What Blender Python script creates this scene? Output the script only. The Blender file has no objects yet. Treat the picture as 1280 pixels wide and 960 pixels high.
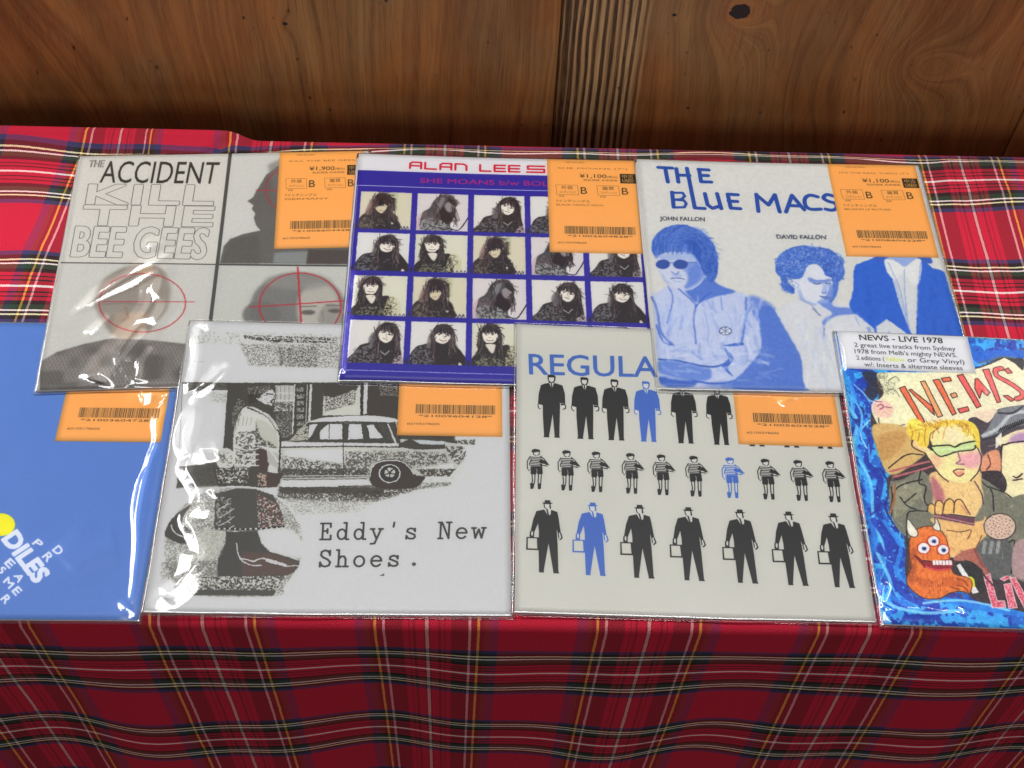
import bpy, math, random
import numpy as np
from mathutils import Matrix, Vector

# ------------------------------------------------------------------ camera, world, light, exposure
SC = bpy.context.scene
COL = SC.collection
TH = 0.0465
PITCH, ROLL = 0.95064, 0.05467
CAM = Vector((-0.0164, -0.3527, 0.6120))
_r = Vector((1, 0, 0)); _f = Vector((0, math.cos(PITCH), -math.sin(PITCH))); _u = _r.cross(_f)
_r2 = _r * math.cos(ROLL) + _u * math.sin(ROLL); _u2 = -_r * math.sin(ROLL) + _u * math.cos(ROLL)
_rz = Matrix.Rotation(-TH, 3, 'Z')
_cols = [_rz @ _r2, _rz @ _u2, _rz @ (-_f)]
_m = Matrix.Identity(4)
for _i in range(3):
    for _j in range(3):
        _m[_j][_i] = _cols[_i][_j]
cam_data = bpy.data.cameras.new('camera'); cam = bpy.data.objects.new('camera', cam_data); COL.objects.link(cam)
cam.matrix_world = Matrix.Translation(CAM) @ _m
cam_data.sensor_width = 36; cam_data.lens = 1652.2 / 1280 * 36; cam_data.clip_start = 0.01; cam_data.clip_end = 50
SC.camera = cam

world = bpy.data.worlds.new('World'); SC.world = world; world.use_nodes = True
world.node_tree.nodes['Background'].inputs['Color'].default_value = (0.98, 0.98, 1.0, 1)
world.node_tree.nodes['Background'].inputs['Strength'].default_value = 0.15

def area_lamp(name, loc, length, width, watts, target=(0, 0.1, 0), axis=(1, 0, 0), col=(0.99, 0.985, 1.0)):
    ld = bpy.data.lights.new(name, 'AREA'); ld.shape = 'RECTANGLE'; ld.size = length; ld.size_y = width
    ld.energy = watts; ld.color = col
    o = bpy.data.objects.new(name, ld); COL.objects.link(o)
    z = (Vector(loc) - Vector(target)).normalized(); x = Vector(axis); x = (x - z * x.dot(z)).normalized(); y = z.cross(x)
    m = Matrix((x, y, z)).transposed().to_4x4(); m.translation = Vector(loc); o.matrix_world = m
    return o

area_lamp('ceiling_or_fill_lamp', (0.1, 0.42, 2.3), 1.6, 0.6, 43, axis=(1, 0, 0))
area_lamp('ceiling_or_fill_lamp', (-1.85, 0.95, 1.75), 1.3, 0.80, 64, axis=(0, 1, 0))
area_lamp('ceiling_or_fill_lamp', (1.75, 1.25, 1.9), 1.2, 0.08, 14, axis=(0, 1, 0))
area_lamp('ceiling_or_fill_lamp', (0.2, -2.3, 1.05), 1.7, 0.9, 10.5, axis=(1, 0, 0))  # added low fill from the front for boards and hanging cloth, not on the ceiling

SC.view_settings.view_transform = 'Standard'
SC.view_settings.look = 'None'
SC.view_settings.exposure = 0.0
SC.view_settings.gamma = 1.0
SC.view_settings.use_curve_mapping = False
SC.cycles.transparent_max_bounces = 24
SC.cycles.max_bounces = 8

# ------------------------------------------------------------------ helpers: objects, nodes
def tag(o, label=None, cat=None, group=None, kind=None):
    if label: o['label'] = label
    if cat: o['category'] = cat
    if group: o['group'] = group
    if kind: o['kind'] = kind
    return o

def link_mesh(name, verts, faces, mat=None, parent=None, uvs=None, smooth=True):
    me = bpy.data.meshes.new(name)
    verts = np.asarray(verts, dtype=np.float32)
    me.from_pydata(verts.tolist(), [], [tuple(int(i) for i in f) for f in faces])
    if uvs is not None:
        ul = me.uv_layers.new(name='UVMap')
        idx = np.empty(len(me.loops), dtype=np.int32); me.loops.foreach_get('vertex_index', idx)
        ul.data.foreach_set('uv', np.asarray(uvs, dtype=np.float32)[idx].ravel())
    if smooth: me.polygons.foreach_set('use_smooth', [True] * len(me.polygons))
    if mat: me.materials.append(mat)
    me.update()
    o = bpy.data.objects.new(name, me); COL.objects.link(o)
    if parent: o.parent = parent
    return o

def empty(name, loc=(0, 0, 0)):
    o = bpy.data.objects.new(name, None); o.location = loc; o.empty_display_size = 0.02; COL.objects.link(o)
    return o

def grid_faces(nu, nv, off=0):
    i, j = np.meshgrid(np.arange(nu - 1), np.arange(nv - 1), indexing='xy')
    a = (j * nu + i).ravel() + off
    return np.stack([a, a + 1, a + nu + 1, a + nu], 1)

class NT:
    """small helper to write node math"""
    def __init__(s, name):
        s.mat = bpy.data.materials.new(name); s.mat.use_nodes = True
        s.t = s.mat.node_tree; s.t.nodes.clear()
        s.out = s.t.nodes.new('ShaderNodeOutputMaterial')
    def n(s, typ, **kw):
        x = s.t.nodes.new(typ)
        for k, v in kw.items(): setattr(x, k, v)
        return x
    def put(s, sock, v):
        if isinstance(v, bpy.types.NodeSocket): s.t.links.new(v, sock)
        else: sock.default_value = v
    def m(s, op, a, b=0.0, c=0.0, clamp=False):
        x = s.n('ShaderNodeMath', operation=op, use_clamp=clamp)
        s.put(x.inputs[0], a); s.put(x.inputs[1], b); s.put(x.inputs[2], c)
        return x.outputs[0]
    def vec(s, x, y, z=0.0):
        c = s.n('ShaderNodeCombineXYZ'); s.put(c.inputs[0], x); s.put(c.inputs[1], y); s.put(c.inputs[2], z)
        return c.outputs[0]
    def noise(s, vec, scale=1.0, detail=2.0, rough=0.5):
        x = s.n('ShaderNodeTexNoise'); s.put(x.inputs['Vector'], vec); x.inputs['Scale'].default_value = scale
        x.inputs['Detail'].default_value = detail; x.inputs['Roughness'].default_value = rough
        return x.outputs['Fac']
    def ramp(s, fac, stops, interp='LINEAR'):
        x = s.n('ShaderNodeValToRGB'); cr = x.color_ramp; cr.interpolation = interp
        while len(cr.elements) > 1: cr.elements.remove(cr.elements[-1])
        cr.elements[0].position = stops[0][0]; cr.elements[0].color = (*stops[0][1], 1)
        for p, c in stops[1:]:
            e = cr.elements.new(p); e.color = (*c, 1)
        s.put(x.inputs[0], fac)
        return x.outputs[0]
    def mix(s, fac, a, b, blend='MIX'):
        x = s.n('ShaderNodeMix', data_type='RGBA', blend_type=blend)
        s.put(x.inputs[0], fac); s.put(x.inputs[6], a if not isinstance(a, tuple) else (*a, 1)); s.put(x.inputs[7], b if not isinstance(b, tuple) else (*b, 1))
        return x.outputs[2]
    def bsdf(s, col, rough=0.5, spec=0.5, bump=None, bstr=0.3, bdist=0.001, **kw):
        x = s.n('ShaderNodeBsdfPrincipled'); s.put(x.inputs['Base Color'], col if not isinstance(col, tuple) else (*col, 1))
        s.put(x.inputs['Roughness'], rough); s.put(x.inputs['Specular IOR Level'], spec)
        for k, v in kw.items(): s.put(x.inputs[k.replace('_', ' ')], v)
        if bump is not None:
            b = s.n('ShaderNodeBump'); b.inputs['Strength'].default_value = bstr; b.inputs['Distance'].default_value = bdist
            s.put(b.inputs['Height'], bump); s.t.links.new(b.outputs[0], x.inputs['Normal'])
        s.t.links.new(x.outputs[0], s.out.inputs[0])
        return x

def L(r, g, b):
    f = lambda c: (c / 255 / 12.92) if c <= 10 else ((c / 255 + 0.055) / 1.055) ** 2.4
    return (f(r), f(g), f(b))

def sstep(a, b, x):
    t = np.clip((x - a) / (b - a), 0, 1); return t * t * (3 - 2 * t)

def vnoise(shape, cell, seed):
    """smooth value noise on an array"""
    rng = np.random.RandomState(seed)
    h, w = shape; gh, gw = int(h / cell) + 3, int(w / cell) + 3
    g = rng.rand(gh, gw)
    y = np.arange(h) / cell; x = np.arange(w) / cell
    yi = y.astype(int); xi = x.astype(int); fy = y - yi; fx = x - xi
    fy = (fy * fy * (3 - 2 * fy))[:, None]; fx = (fx * fx * (3 - 2 * fx))[None]
    a = g[yi][:, xi]; b = g[yi][:, xi + 1]; c = g[yi + 1][:, xi]; d = g[yi + 1][:, xi + 1]
    return (a * (1 - fx) + b * fx) * (1 - fy) + (c * (1 - fx) + d * fx) * fy
# ------------------------------------------------------------------ the tartan cloth
PX, PV = 0.1126, 0.0927        # size of the check across and along
def tartan():
    t = NT('tartan_wool')
    uv = t.n('ShaderNodeUVMap'); sp = t.n('ShaderNodeSeparateXYZ'); t.t.links.new(uv.outputs[0], sp.inputs[0])
    U, V = sp.outputs[0], sp.outputs[1]
    wob = t.noise(t.vec(U, V), 300, 1)
    U = t.m('ADD', U, t.m('MULTIPLY', t.m('SUBTRACT', wob, 0.5), 0.0006))
    V = t.m('ADD', V, t.m('MULTIPLY', t.m('SUBTRACT', wob, 0.5), 0.0006))
    red, drk, nav, wht, yel = (0.485, 0.013, 0.034), (0.010, 0.013, 0.012), (0.03, 0.035, 0.10), (1.0, 0.86, 0.80), (0.90, 0.52, 0.06)
    grn = (0.012, 0.045, 0.022)
    def stops(lst, half):
        out = []
        for p, c in lst: out.append((p / half, c))
        return out
    du = t.m('DIVIDE', t.m('PINGPONG', t.m('SUBTRACT', U, 0.0733 - 10 * PX), PX / 2), PX / 2)
    dv = t.m('DIVIDE', t.m('PINGPONG', t.m('SUBTRACT', V, 0.2531 - 20 * PV), PV / 2), PV / 2)
    h = PX / 2 * 1000
    wu = (0.80, 0.52, 0.50)
    cu = t.ramp(du, stops([(0, wu), (0.75, drk), (1.5, red), (5.6, drk), (6.9, red), (8.6, drk), (9.3, red), (12.2, drk), (20.9, wu), (22.3, drk), (25.3, yel), (26.8, drk), (29.0, grn), (31.5, nav), (36.5, red)], h), 'CONSTANT')
    h = PV / 2 * 1000
    cv = t.ramp(dv, stops([(0, wht), (0.7, red), (3.6, drk), (4.6, red), (6.6, drk), (7.6, red), (10.0, drk), (13.0, grn), (16.6, wht), (17.7, drk), (19.4, (0.95, 0.85, 0.5)), (20.5, drk), (23.5, nav), (26.5, red)], h), 'CONSTANT')
    # twill: warp and weft float over each other in fine diagonal steps
    tw = t.m('PINGPONG', t.m('MULTIPLY', t.m('ADD', U, V), 1400), 1.0)
    fz = t.noise(t.vec(U, V), 900, 2)
    fac = t.m('ADD', 0.58, t.m('MULTIPLY', t.m('SUBTRACT', tw, 0.5), 0.36))
    lum = t.n('ShaderNodeRGBToBW'); t.t.links.new(cv, lum.inputs[0])
    fac = t.m('ADD', fac, t.m('MULTIPLY', t.m('LESS_THAN', lum.outputs[0], 0.06), 0.17), clamp=True)
    col = t.mix(fac, cu, cv)
    lint = t.noise(t.vec(U, V), 2200, 2, 0.7)
    col = t.mix(t.m('MULTIPLY', t.m('SUBTRACT', lint, 0.42), 0.14, clamp=True), col, (0.5, 0.25, 0.27))
    big = t.noise(t.vec(U, V), 25, 3)
    col = t.mix(t.m('MULTIPLY', big, 0.16), col, (0.16, 0.02, 0.04))
    bh = t.m('ADD', t.m('MULTIPLY', tw, 0.6), t.m('MULTIPLY', fz, 1.4))
    b = t.bsdf(col, 0.9, 0.05, bump=bh, bstr=0.5, bdist=0.0005)
    b.inputs['Sheen Weight'].default_value = 0.02; b.inputs['Sheen Roughness'].default_value = 0.5
    return t.mat

FRONT, BACK = -0.0665, 0.2785
def cloth():
    xs = np.linspace(-0.75, 0.75, 401)
    r = 0.007
    prof = []                      # (y, z, arc v) from behind the table over the top to the hem
    for z in np.linspace(-0.20, -r, 24): prof.append((BACK, z, BACK + (-z) + 0.0))
    for a in np.linspace(0, math.pi / 2, 7)[1:]: prof.append((BACK - r + r * math.cos(a), -r + r * math.sin(a), BACK + r - r * a))
    for y in np.linspace(BACK - r, FRONT + r, 170)[1:]: prof.append((y, 0.0, y))
    for a in np.linspace(0, math.pi / 2, 9)[1:]: prof.append((FRONT + r - r * math.sin(a), -r + r * math.cos(a), FRONT + r - r * a))
    for z in np.linspace(-r, -0.62, 180)[1:]: prof.append((FRONT, z, FRONT + z + 0.002))
    prof = np.array(prof)
    X, Y = np.meshgrid(xs, prof[:, 0]); _, Z = np.meshgrid(xs, prof[:, 1]); _, V = np.meshgrid(xs, prof[:, 2])
    X = X.copy(); U = X.copy(); x0 = X.copy()
    top = (Z > -0.0005).astype(float)
    # the weave is pulled askew at the back left corner
    U -= 0.022 * sstep(-0.19, -0.27, x0) * np.clip((Y + 0.06) / 0.345, 0, 1) ** 2
    V = V + 0.013 * sstep(0.02, -0.24, x0) * sstep(-0.06, 0.12, Y)
    V = V + 0.0022 * np.sin(x0 * 26 + 0.7) * sstep(-0.05, 0.05, Y) + 0.0010 * np.sin(x0 * 70 + Y * 30)
    # wrinkles on the table top
    w1 = 0.0016 * np.exp(-((Y - 0.205 - 0.05 * np.sin(x0 * 9)) / 0.012) ** 2) * sstep(-0.25, -0.30, x0)
    w2 = 0.0013 * np.exp(-((Y - 0.155 + 0.04 * (x0 + 0.3)) / 0.010) ** 2) * sstep(-0.24, -0.30, x0)
    w3 = 0.0012 * np.exp(-((Y - 0.245 + 0.06 * (x0 - 0.3)) / 0.008) ** 2) * sstep(0.27, 0.30, x0)
    w4 = 0.0009 * np.exp(-((x0 - 0.315 - 0.03 * np.sin(Y * 20)) / 0.008) ** 2)
    n1 = (vnoise(X.shape, 16, 3) - 0.5) * 0.0010 + (vnoise(X.shape, 7, 4) - 0.5) * 0.00045
    vis = sstep(-0.24, -0.29, x0) + sstep(0.25, 0.29, x0)
    Z = Z + top * (w1 + w2 + w3 + w4 + n1 * vis)
    # the corner bunched up against the wall at the back left
    edge = -0.165 + 0.004 * np.sin(Y * 60)
    lift = 0.006 * sstep(edge + 0.007, edge - 0.012, x0) * sstep(0.257, 0.278, Y) * (Z > -0.06)
    crease = 0.003 * np.exp(-((x0 + 0.185 - (Y - 0.265) * 1.2) / 0.004) ** 2) * sstep(0.250, 0.265, Y) * (x0 > -0.26)
    Z = Z + lift - crease * top
    Y = Y + 0.003 * sstep(edge + 0.01, edge - 0.02, x0) * sstep(0.257, 0.278, Y)
    # hanging folds at the front
    d = np.clip((-Z - 0.008) / 0.5, 0, 1) * (prof[:, 2] < FRONT + 0.01)[:, None]
    a = np.clip(d * 5, 0, 1) * 0.0018 + d * 0.004
    Y = Y - a * (np.sin(x0 * 31 + 0.5) + 0.6 * np.sin(x0 * 67 + 2 + d * 3) + 0.5 * np.sin(x0 * 17 - 1)) - d * 0.01
    V = V + np.clip(d * 14, 0, 1) * (0.0013 * np.sin(x0 * 23 + 2.2 - d * 9) + 0.0012 * np.sin(x0 * 51 + 1 + d * 12))
    U = U + d * 0.012 * np.sin(x0 * 14 + 0.8)
    fine = (vnoise(X.shape, 9, 8) - 0.5) * 0.0006
    Y = Y + np.clip(d * 10, 0, 1) * fine * 2
    verts = np.stack([X.ravel(), Y.ravel(), Z.ravel()], 1)
    n = len(prof)
    o = link_mesh('tablecloth', verts, grid_faces(401, n)[:, ::-1], tartan(), None, np.stack([U.ravel(), V.ravel()], 1))
    return tag(o, 'red tartan cloth with black bands and thin white lines, spread under all the sleeves', 'tablecloth')
cloth()

# ------------------------------------------------------------------ the wooden boards behind
WALL_Y = 0.3175
def wood(name, x_off, knots, stripe=None, tint=0.5, arcs=()):
    t = NT(name)
    tc = t.n('ShaderNodeTexCoord'); sp = t.n('ShaderNodeSeparateXYZ'); t.t.links.new(tc.outputs['Object'], sp.inputs[0])
    X, Z = sp.outputs[0], sp.outputs[2]
    warp = t.noise(t.vec(t.m('MULTIPLY', X, 14), t.m('MULTIPLY', Z, 4), x_off), 1, 3)
    G = t.m('ADD', X, t.m('MULTIPLY', t.m('SUBTRACT', warp, 0.5), 0.024))
    hole = None
    for (kx, kz, sx, sz, amp, hr) in knots:
        dx = t.m('DIVIDE', t.m('SUBTRACT', X, kx), sx); dz = t.m('DIVIDE', t.m('SUBTRACT', Z, kz), sz)
        r2 = t.m('ADD', t.m('MULTIPLY', dx, dx), t.m('MULTIPLY', dz, dz))
        g = t.m('DIVIDE', amp, t.m('ADD', 1.0, t.m('MULTIPLY', r2, 1.0)))
        G = t.m('ADD', G, g)
        if hr:
            nz = t.noise(t.vec(t.m('MULTIPLY', X, 260), t.m('MULTIPLY', Z, 260), 1.0), 1, 2)
            ax = t.m('DIVIDE', t.m('SUBTRACT', X, kx), hr); az = t.m('DIVIDE', t.m('SUBTRACT', Z, kz), hr * 0.85)
            rr = t.m('ADD', t.m('SQRT', t.m('ADD', t.m('MULTIPLY', ax, ax), t.m('MULTIPLY', az, az))), t.m('MULTIPLY', t.m('SUBTRACT', nz, 0.5), 0.7))
            hm = t.m('LESS_THAN', rr, 1.0)
            hole = hm if hole is None else t.m('MAXIMUM', hole, hm)
    for (ax_, az_, slope, wd, amp) in arcs:
        q = t.m('DIVIDE', t.m('SUBTRACT', t.m('ADD', X, t.m('MULTIPLY', Z, slope)), ax_), wd)
        G = t.m('ADD', G, t.m('DIVIDE', amp, t.m('ADD', 1.0, t.m('MULTIPLY', q, q))))
    rings = t.noise(t.vec(t.m('MULTIPLY', G, 105), t.m('MULTIPLY', Z, 2.5), x_off + 3), 1, 3, 0.62)
    rings2 = t.noise(t.vec(t.m('MULTIPLY', G, 420), t.m('MULTIPLY', Z, 3), x_off + 8), 1, 2, 0.6)
    fib = t.noise(t.vec(t.m('MULTIPLY', X, 1500), t.m('MULTIPLY', Z, 60), x_off), 1, 2, 0.6)
    tone = t.noise(t.vec(t.m('MULTIPLY', X, 16), t.m('MULTIPLY', Z, 9), x_off + 5), 1, 3)
    grain = t.m('ADD', t.m('MULTIPLY', rings, 0.62), t.m('MULTIPLY', rings2, 0.38))
    c1 = t.ramp(grain, [(0.28, (0.098, 0.044, 0.014)), (0.42, (0.247, 0.120, 0.039)), (0.55, (0.351, 0.176, 0.056)), (0.72, (0.468, 0.254, 0.091))])
    c2 = t.ramp(grain, [(0.28, (0.130, 0.039, 0.010)), (0.42, (0.312, 0.111, 0.026)), (0.57, (0.442, 0.169, 0.039)), (0.75, (0.546, 0.234, 0.058))])
    col = t.mix(t.m('MULTIPLY', t.m('SUBTRACT', tone, 0.42 - tint * 0.12), 5.0, clamp=True), c1, c2)
    if stripe:
        x0, x1 = stripe
        wx = t.m('ADD', X, t.m('MULTIPLY', t.m('SUBTRACT', t.noise(t.vec(t.m('MULTIPLY', X, 40), t.m('MULTIPLY', Z, 14), 2), 1, 2), 0.5), 0.0035))
        sn = t.noise(t.vec(t.m('MULTIPLY', wx, 330), t.m('MULTIPLY', Z, 2.0), 4.4), 1, 1.5, 0.55)
        s2 = t.noise(t.vec(t.m('MULTIPLY', wx, 900), t.m('MULTIPLY', Z, 8), 1.4), 1, 2)
        sw = t.m('SINE', t.m('ADD', t.m('MULTIPLY', wx, 6.2832 / 0.0050), t.m('MULTIPLY', sn, 5.0)))
        ss = t.m('ADD', t.m('ADD', t.m('MULTIPLY', sw, 0.10), t.m('MULTIPLY', sn, 0.55)), t.m('MULTIPLY', s2, 0.43))
        sc = t.ramp(ss, [(0.36, (0.045, 0.022, 0.010)), (0.47, (0.090, 0.046, 0.018)), (0.51, (0.36, 0.20, 0.085)), (0.62, (0.62, 0.40, 0.18))])
        inside = t.m('MULTIPLY', t.m('DIVIDE', t.m('SUBTRACT', X, x0 - 0.001), 0.002, clamp=True), t.m('DIVIDE', t.m('SUBTRACT', x1 + 0.006, X), 0.014, clamp=True))
        col = t.mix(inside, col, sc)
        grain = t.m('ADD', grain, t.m('MULTIPLY', t.m('MULTIPLY', inside, t.m('SUBTRACT', ss, 0.5)), 2.0))
    col = t.mix(t.m('MULTIPLY', t.m('SUBTRACT', fib, 0.46), 1.5, clamp=True), col, (0.40, 0.24, 0.11))
    dust = t.noise(t.vec(t.m('MULTIPLY', X, 34), t.m('MULTIPLY', Z, 26), x_off + 2), 1, 5, 0.7)
    col = t.mix(t.m('MULTIPLY', t.m('SUBTRACT', dust, 0.54), 1.8, clamp=True), col, (0.42, 0.23, 0.10))
    dk = t.noise(t.vec(t.m('MULTIPLY', X, 900), t.m('MULTIPLY', Z, 30), x_off + 9), 1, 2)
    col = t.mix(t.m('MULTIPLY', t.m('SUBTRACT', dk, 0.55), 2.2, clamp=True), col, (0.06, 0.026, 0.010))
    pit = t.noise(t.vec(t.m('MULTIPLY', X, 210), t.m('MULTIPLY', Z, 120), 7.7), 1, 1)
    col = t.mix(t.m('MULTIPLY', t.m('SUBTRACT', pit, 0.74), 12, clamp=True), col, (0.025, 0.01, 0.005))
    if hole is not None: col = t.mix(hole, col, (0.022, 0.012, 0.013))
    stn = t.noise(t.vec(t.m('MULTIPLY', X, 22), t.m('MULTIPLY', Z, 6), x_off + 14), 1, 4, 0.6)
    col = t.mix(t.m('MULTIPLY', t.m('SUBTRACT', stn, 0.46), 2.2, clamp=True), col, (0.12, 0.048, 0.014))
    rough = t.m('ADD', 0.42, t.m('MULTIPLY', fib, 0.25))
    bh = t.m('ADD', t.m('MULTIPLY', grain, 1.0), t.m('MULTIPLY', fib, 0.4))
    if hole is not None: bh = t.m('SUBTRACT', bh, t.m('MULTIPLY', hole, 2.0))
    t.bsdf(col, rough, 0.35, bump=bh, bstr=0.55, bdist=0.0006)
    return t.mat

def plank(x0, x1, mat, parent, zoff=0.0, seed=0):
    nx, nz = 60, 40; b = 0.0012
    xs = np.concatenate([[x0 + 0.0002, x0 + 0.0002 + b * 0.4], np.linspace(x0 + b, x1 - b, nx), [x1 - 0.0002 - b * 0.4, x1 - 0.0002]])
    zs = np.linspace(-0.70, 0.125, nz); zs = np.append(zs, [0.1262, 0.1266])
    X, Z = np.meshgrid(xs, zs)
    e = np.minimum(X - x0, x1 - X); Y = WALL_Y + zoff + 0.0012 * (1 - sstep(0, b, e)) + 0.0012 * sstep(0.1245, 0.1266, Z)
    Y = Y + (vnoise(X.shape, 9, seed) - 0.5) * 0.0008
    front = np.stack([X.ravel(), Y.ravel(), Z.ravel()], 1)
    back = front.copy(); back[:, 1] = WALL_Y + 0.016
    n = len(xs); mrows = len(zs); N = n * mrows
    f = grid_faces(n, mrows).tolist() + grid_faces(n, mrows, N)[:, ::-1].tolist()
    for j in range(mrows - 1):
        f.append([j * n, (j + 1) * n, N + (j + 1) * n, N + j * n]); f.append([j * n + n - 1, N + j * n + n - 1, N + (j + 1) * n + n - 1, (j + 1) * n + n - 1])
    for i in range(n - 1):
        f.append([i, N + i, N + i + 1, i + 1]); k = (mrows - 1) * n
        f.append([k + i, k + i + 1, N + k + i + 1, N + k + i])
    return link_mesh('plank', np.vstack([front, back]), f, mat, parent)

wall = empty('wall', (0, WALL_Y, 0)); wall['kind'] = 'structure'
wall.location = (0, 0, 0)
w_left = wood('stained_pine_left', 0.0, [(-0.30, 0.10, 0.05, 0.09, 0.06, 0), (-0.06, -0.03, 0.03, 0.10, 0.020, 0), (-0.141, 0.060, 0.006, 0.008, 0.006, 0.0016), (0.05, 0.02, 0.02, 0.09, 0.010, 0)], None, 0.75)
w_right = wood('stained_pine_knotty', 11.0, [(0.1452, 0.0775, 0.016, 0.016, 0.060, 0.0068), (0.2775, 0.0372, 0.017, 0.014, 0.075, 0), (0.1043, 0.0735, 0.003, 0.004, 0.003, 0.0014), (0.20, 0.015, 0.03, 0.06, 0.016, 0)], (0.0332, 0.088), 0.5)
w_end = wood('stained_pine_red', 23.0, [(0.5, 0.1, 0.05, 0.09, 0.04, 0)], None, 1.4)
p1 = plank(-0.85, 0.0330, w_left, wall, 0.0, 1)
p2 = plank(0.0330, 0.352, w_right, wall, 0.0008, 2)
p3 = plank(0.352, 0.85, w_end, wall, 0.0002, 3)
p2['label'] = 'board with black and tan stripes and two knots'

t = NT('floor_grey'); fn = t.noise(t.n('ShaderNodeTexCoord').outputs['Object'], 6, 4)
t.bsdf(t.ramp(fn, [(0.3, (0.07, 0.06, 0.055)), (0.7, (0.13, 0.12, 0.11))]), 0.7)
fx = np.linspace(-3, 3, 4); FX, FY = np.meshgrid(fx, fx)
fl = link_mesh('floor', np.stack([FX.ravel(), FY.ravel(), 0 * FX.ravel() - 0.71], 1), grid_faces(4, 4), t.mat); fl['kind'] = 'structure'
# ------------------------------------------------------------------ printing: shapes drawn into the print of each sleeve
def homog(src, dst):
    A, b = [], []
    for (x, y), (u, v) in zip(src, dst):
        A += [[x, y, 1, 0, 0, 0, -u * x, -u * y], [0, 0, 0, x, y, 1, -v * x, -v * y]]; b += [u, v]
    return np.append(np.linalg.solve(np.array(A, float), np.array(b, float)), 1).reshape(3, 3)
def happly(M, pts):
    P = np.c_[np.asarray(pts, float).reshape(-1, 2), np.ones(len(pts))] @ M.T
    return P[:, :2] / P[:, 2:]

def spline(pts, k=6, closed=True):
    P = np.asarray(pts, float); n = len(P); out = []
    rng = range(n) if closed else range(n - 1)
    for i in rng:
        if closed: a, b, c, d = P[i - 1], P[i], P[(i + 1) % n], P[(i + 2) % n]
        else: a, b, c, d = P[max(i - 1, 0)], P[i], P[i + 1], P[min(i + 2, n - 1)]
        for s in range(k):
            q = s / k
            out.append(0.5 * (2 * b + (c - a) * q + (2 * a - 5 * b + 4 * c - d) * q * q + (-a + 3 * b - 3 * c + d) * q ** 3))
    if not closed: out.append(P[-1])
    return np.array(out)

_glyph = {}
def text_loops(s):
    if s in _glyph: return _glyph[s]
    cu = bpy.data.curves.new('lettering', 'FONT'); cu.body = s; cu.fill_mode = 'NONE'; cu.resolution_u = 3
    o = bpy.data.objects.new('lettering', cu); COL.objects.link(o)
    me = o.to_mesh()
    co = np.array([v.co[:2] for v in me.vertices]) if len(me.vertices) else np.zeros((0, 2))
    nb = {}
    for e in me.edges:
        a, b = e.vertices; nb.setdefault(a, []).append(b); nb.setdefault(b, []).append(a)
    seen, loops = set(), []
    for st in nb:
        if st in seen: continue
        lp = [st]; seen.add(st); cur = st
        while True:
            nx = [q for q in nb[cur] if q not in seen]
            if not nx: break
            cur = nx[0]; seen.add(cur); lp.append(cur)
        loops.append(co[lp])
    o.to_mesh_clear(); bpy.data.objects.remove(o); bpy.data.curves.remove(cu)
    allp = np.vstack(loops) if loops else np.zeros((1, 2))
    x0, x1 = allp[:, 0].min(), allp[:, 0].max()
    _glyph[s] = ([np.c_[(l[:, 0] - x0) / max(x1 - x0, 1e-6), l[:, 1] / 0.73] for l in loops])
    return _glyph[s]

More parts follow.
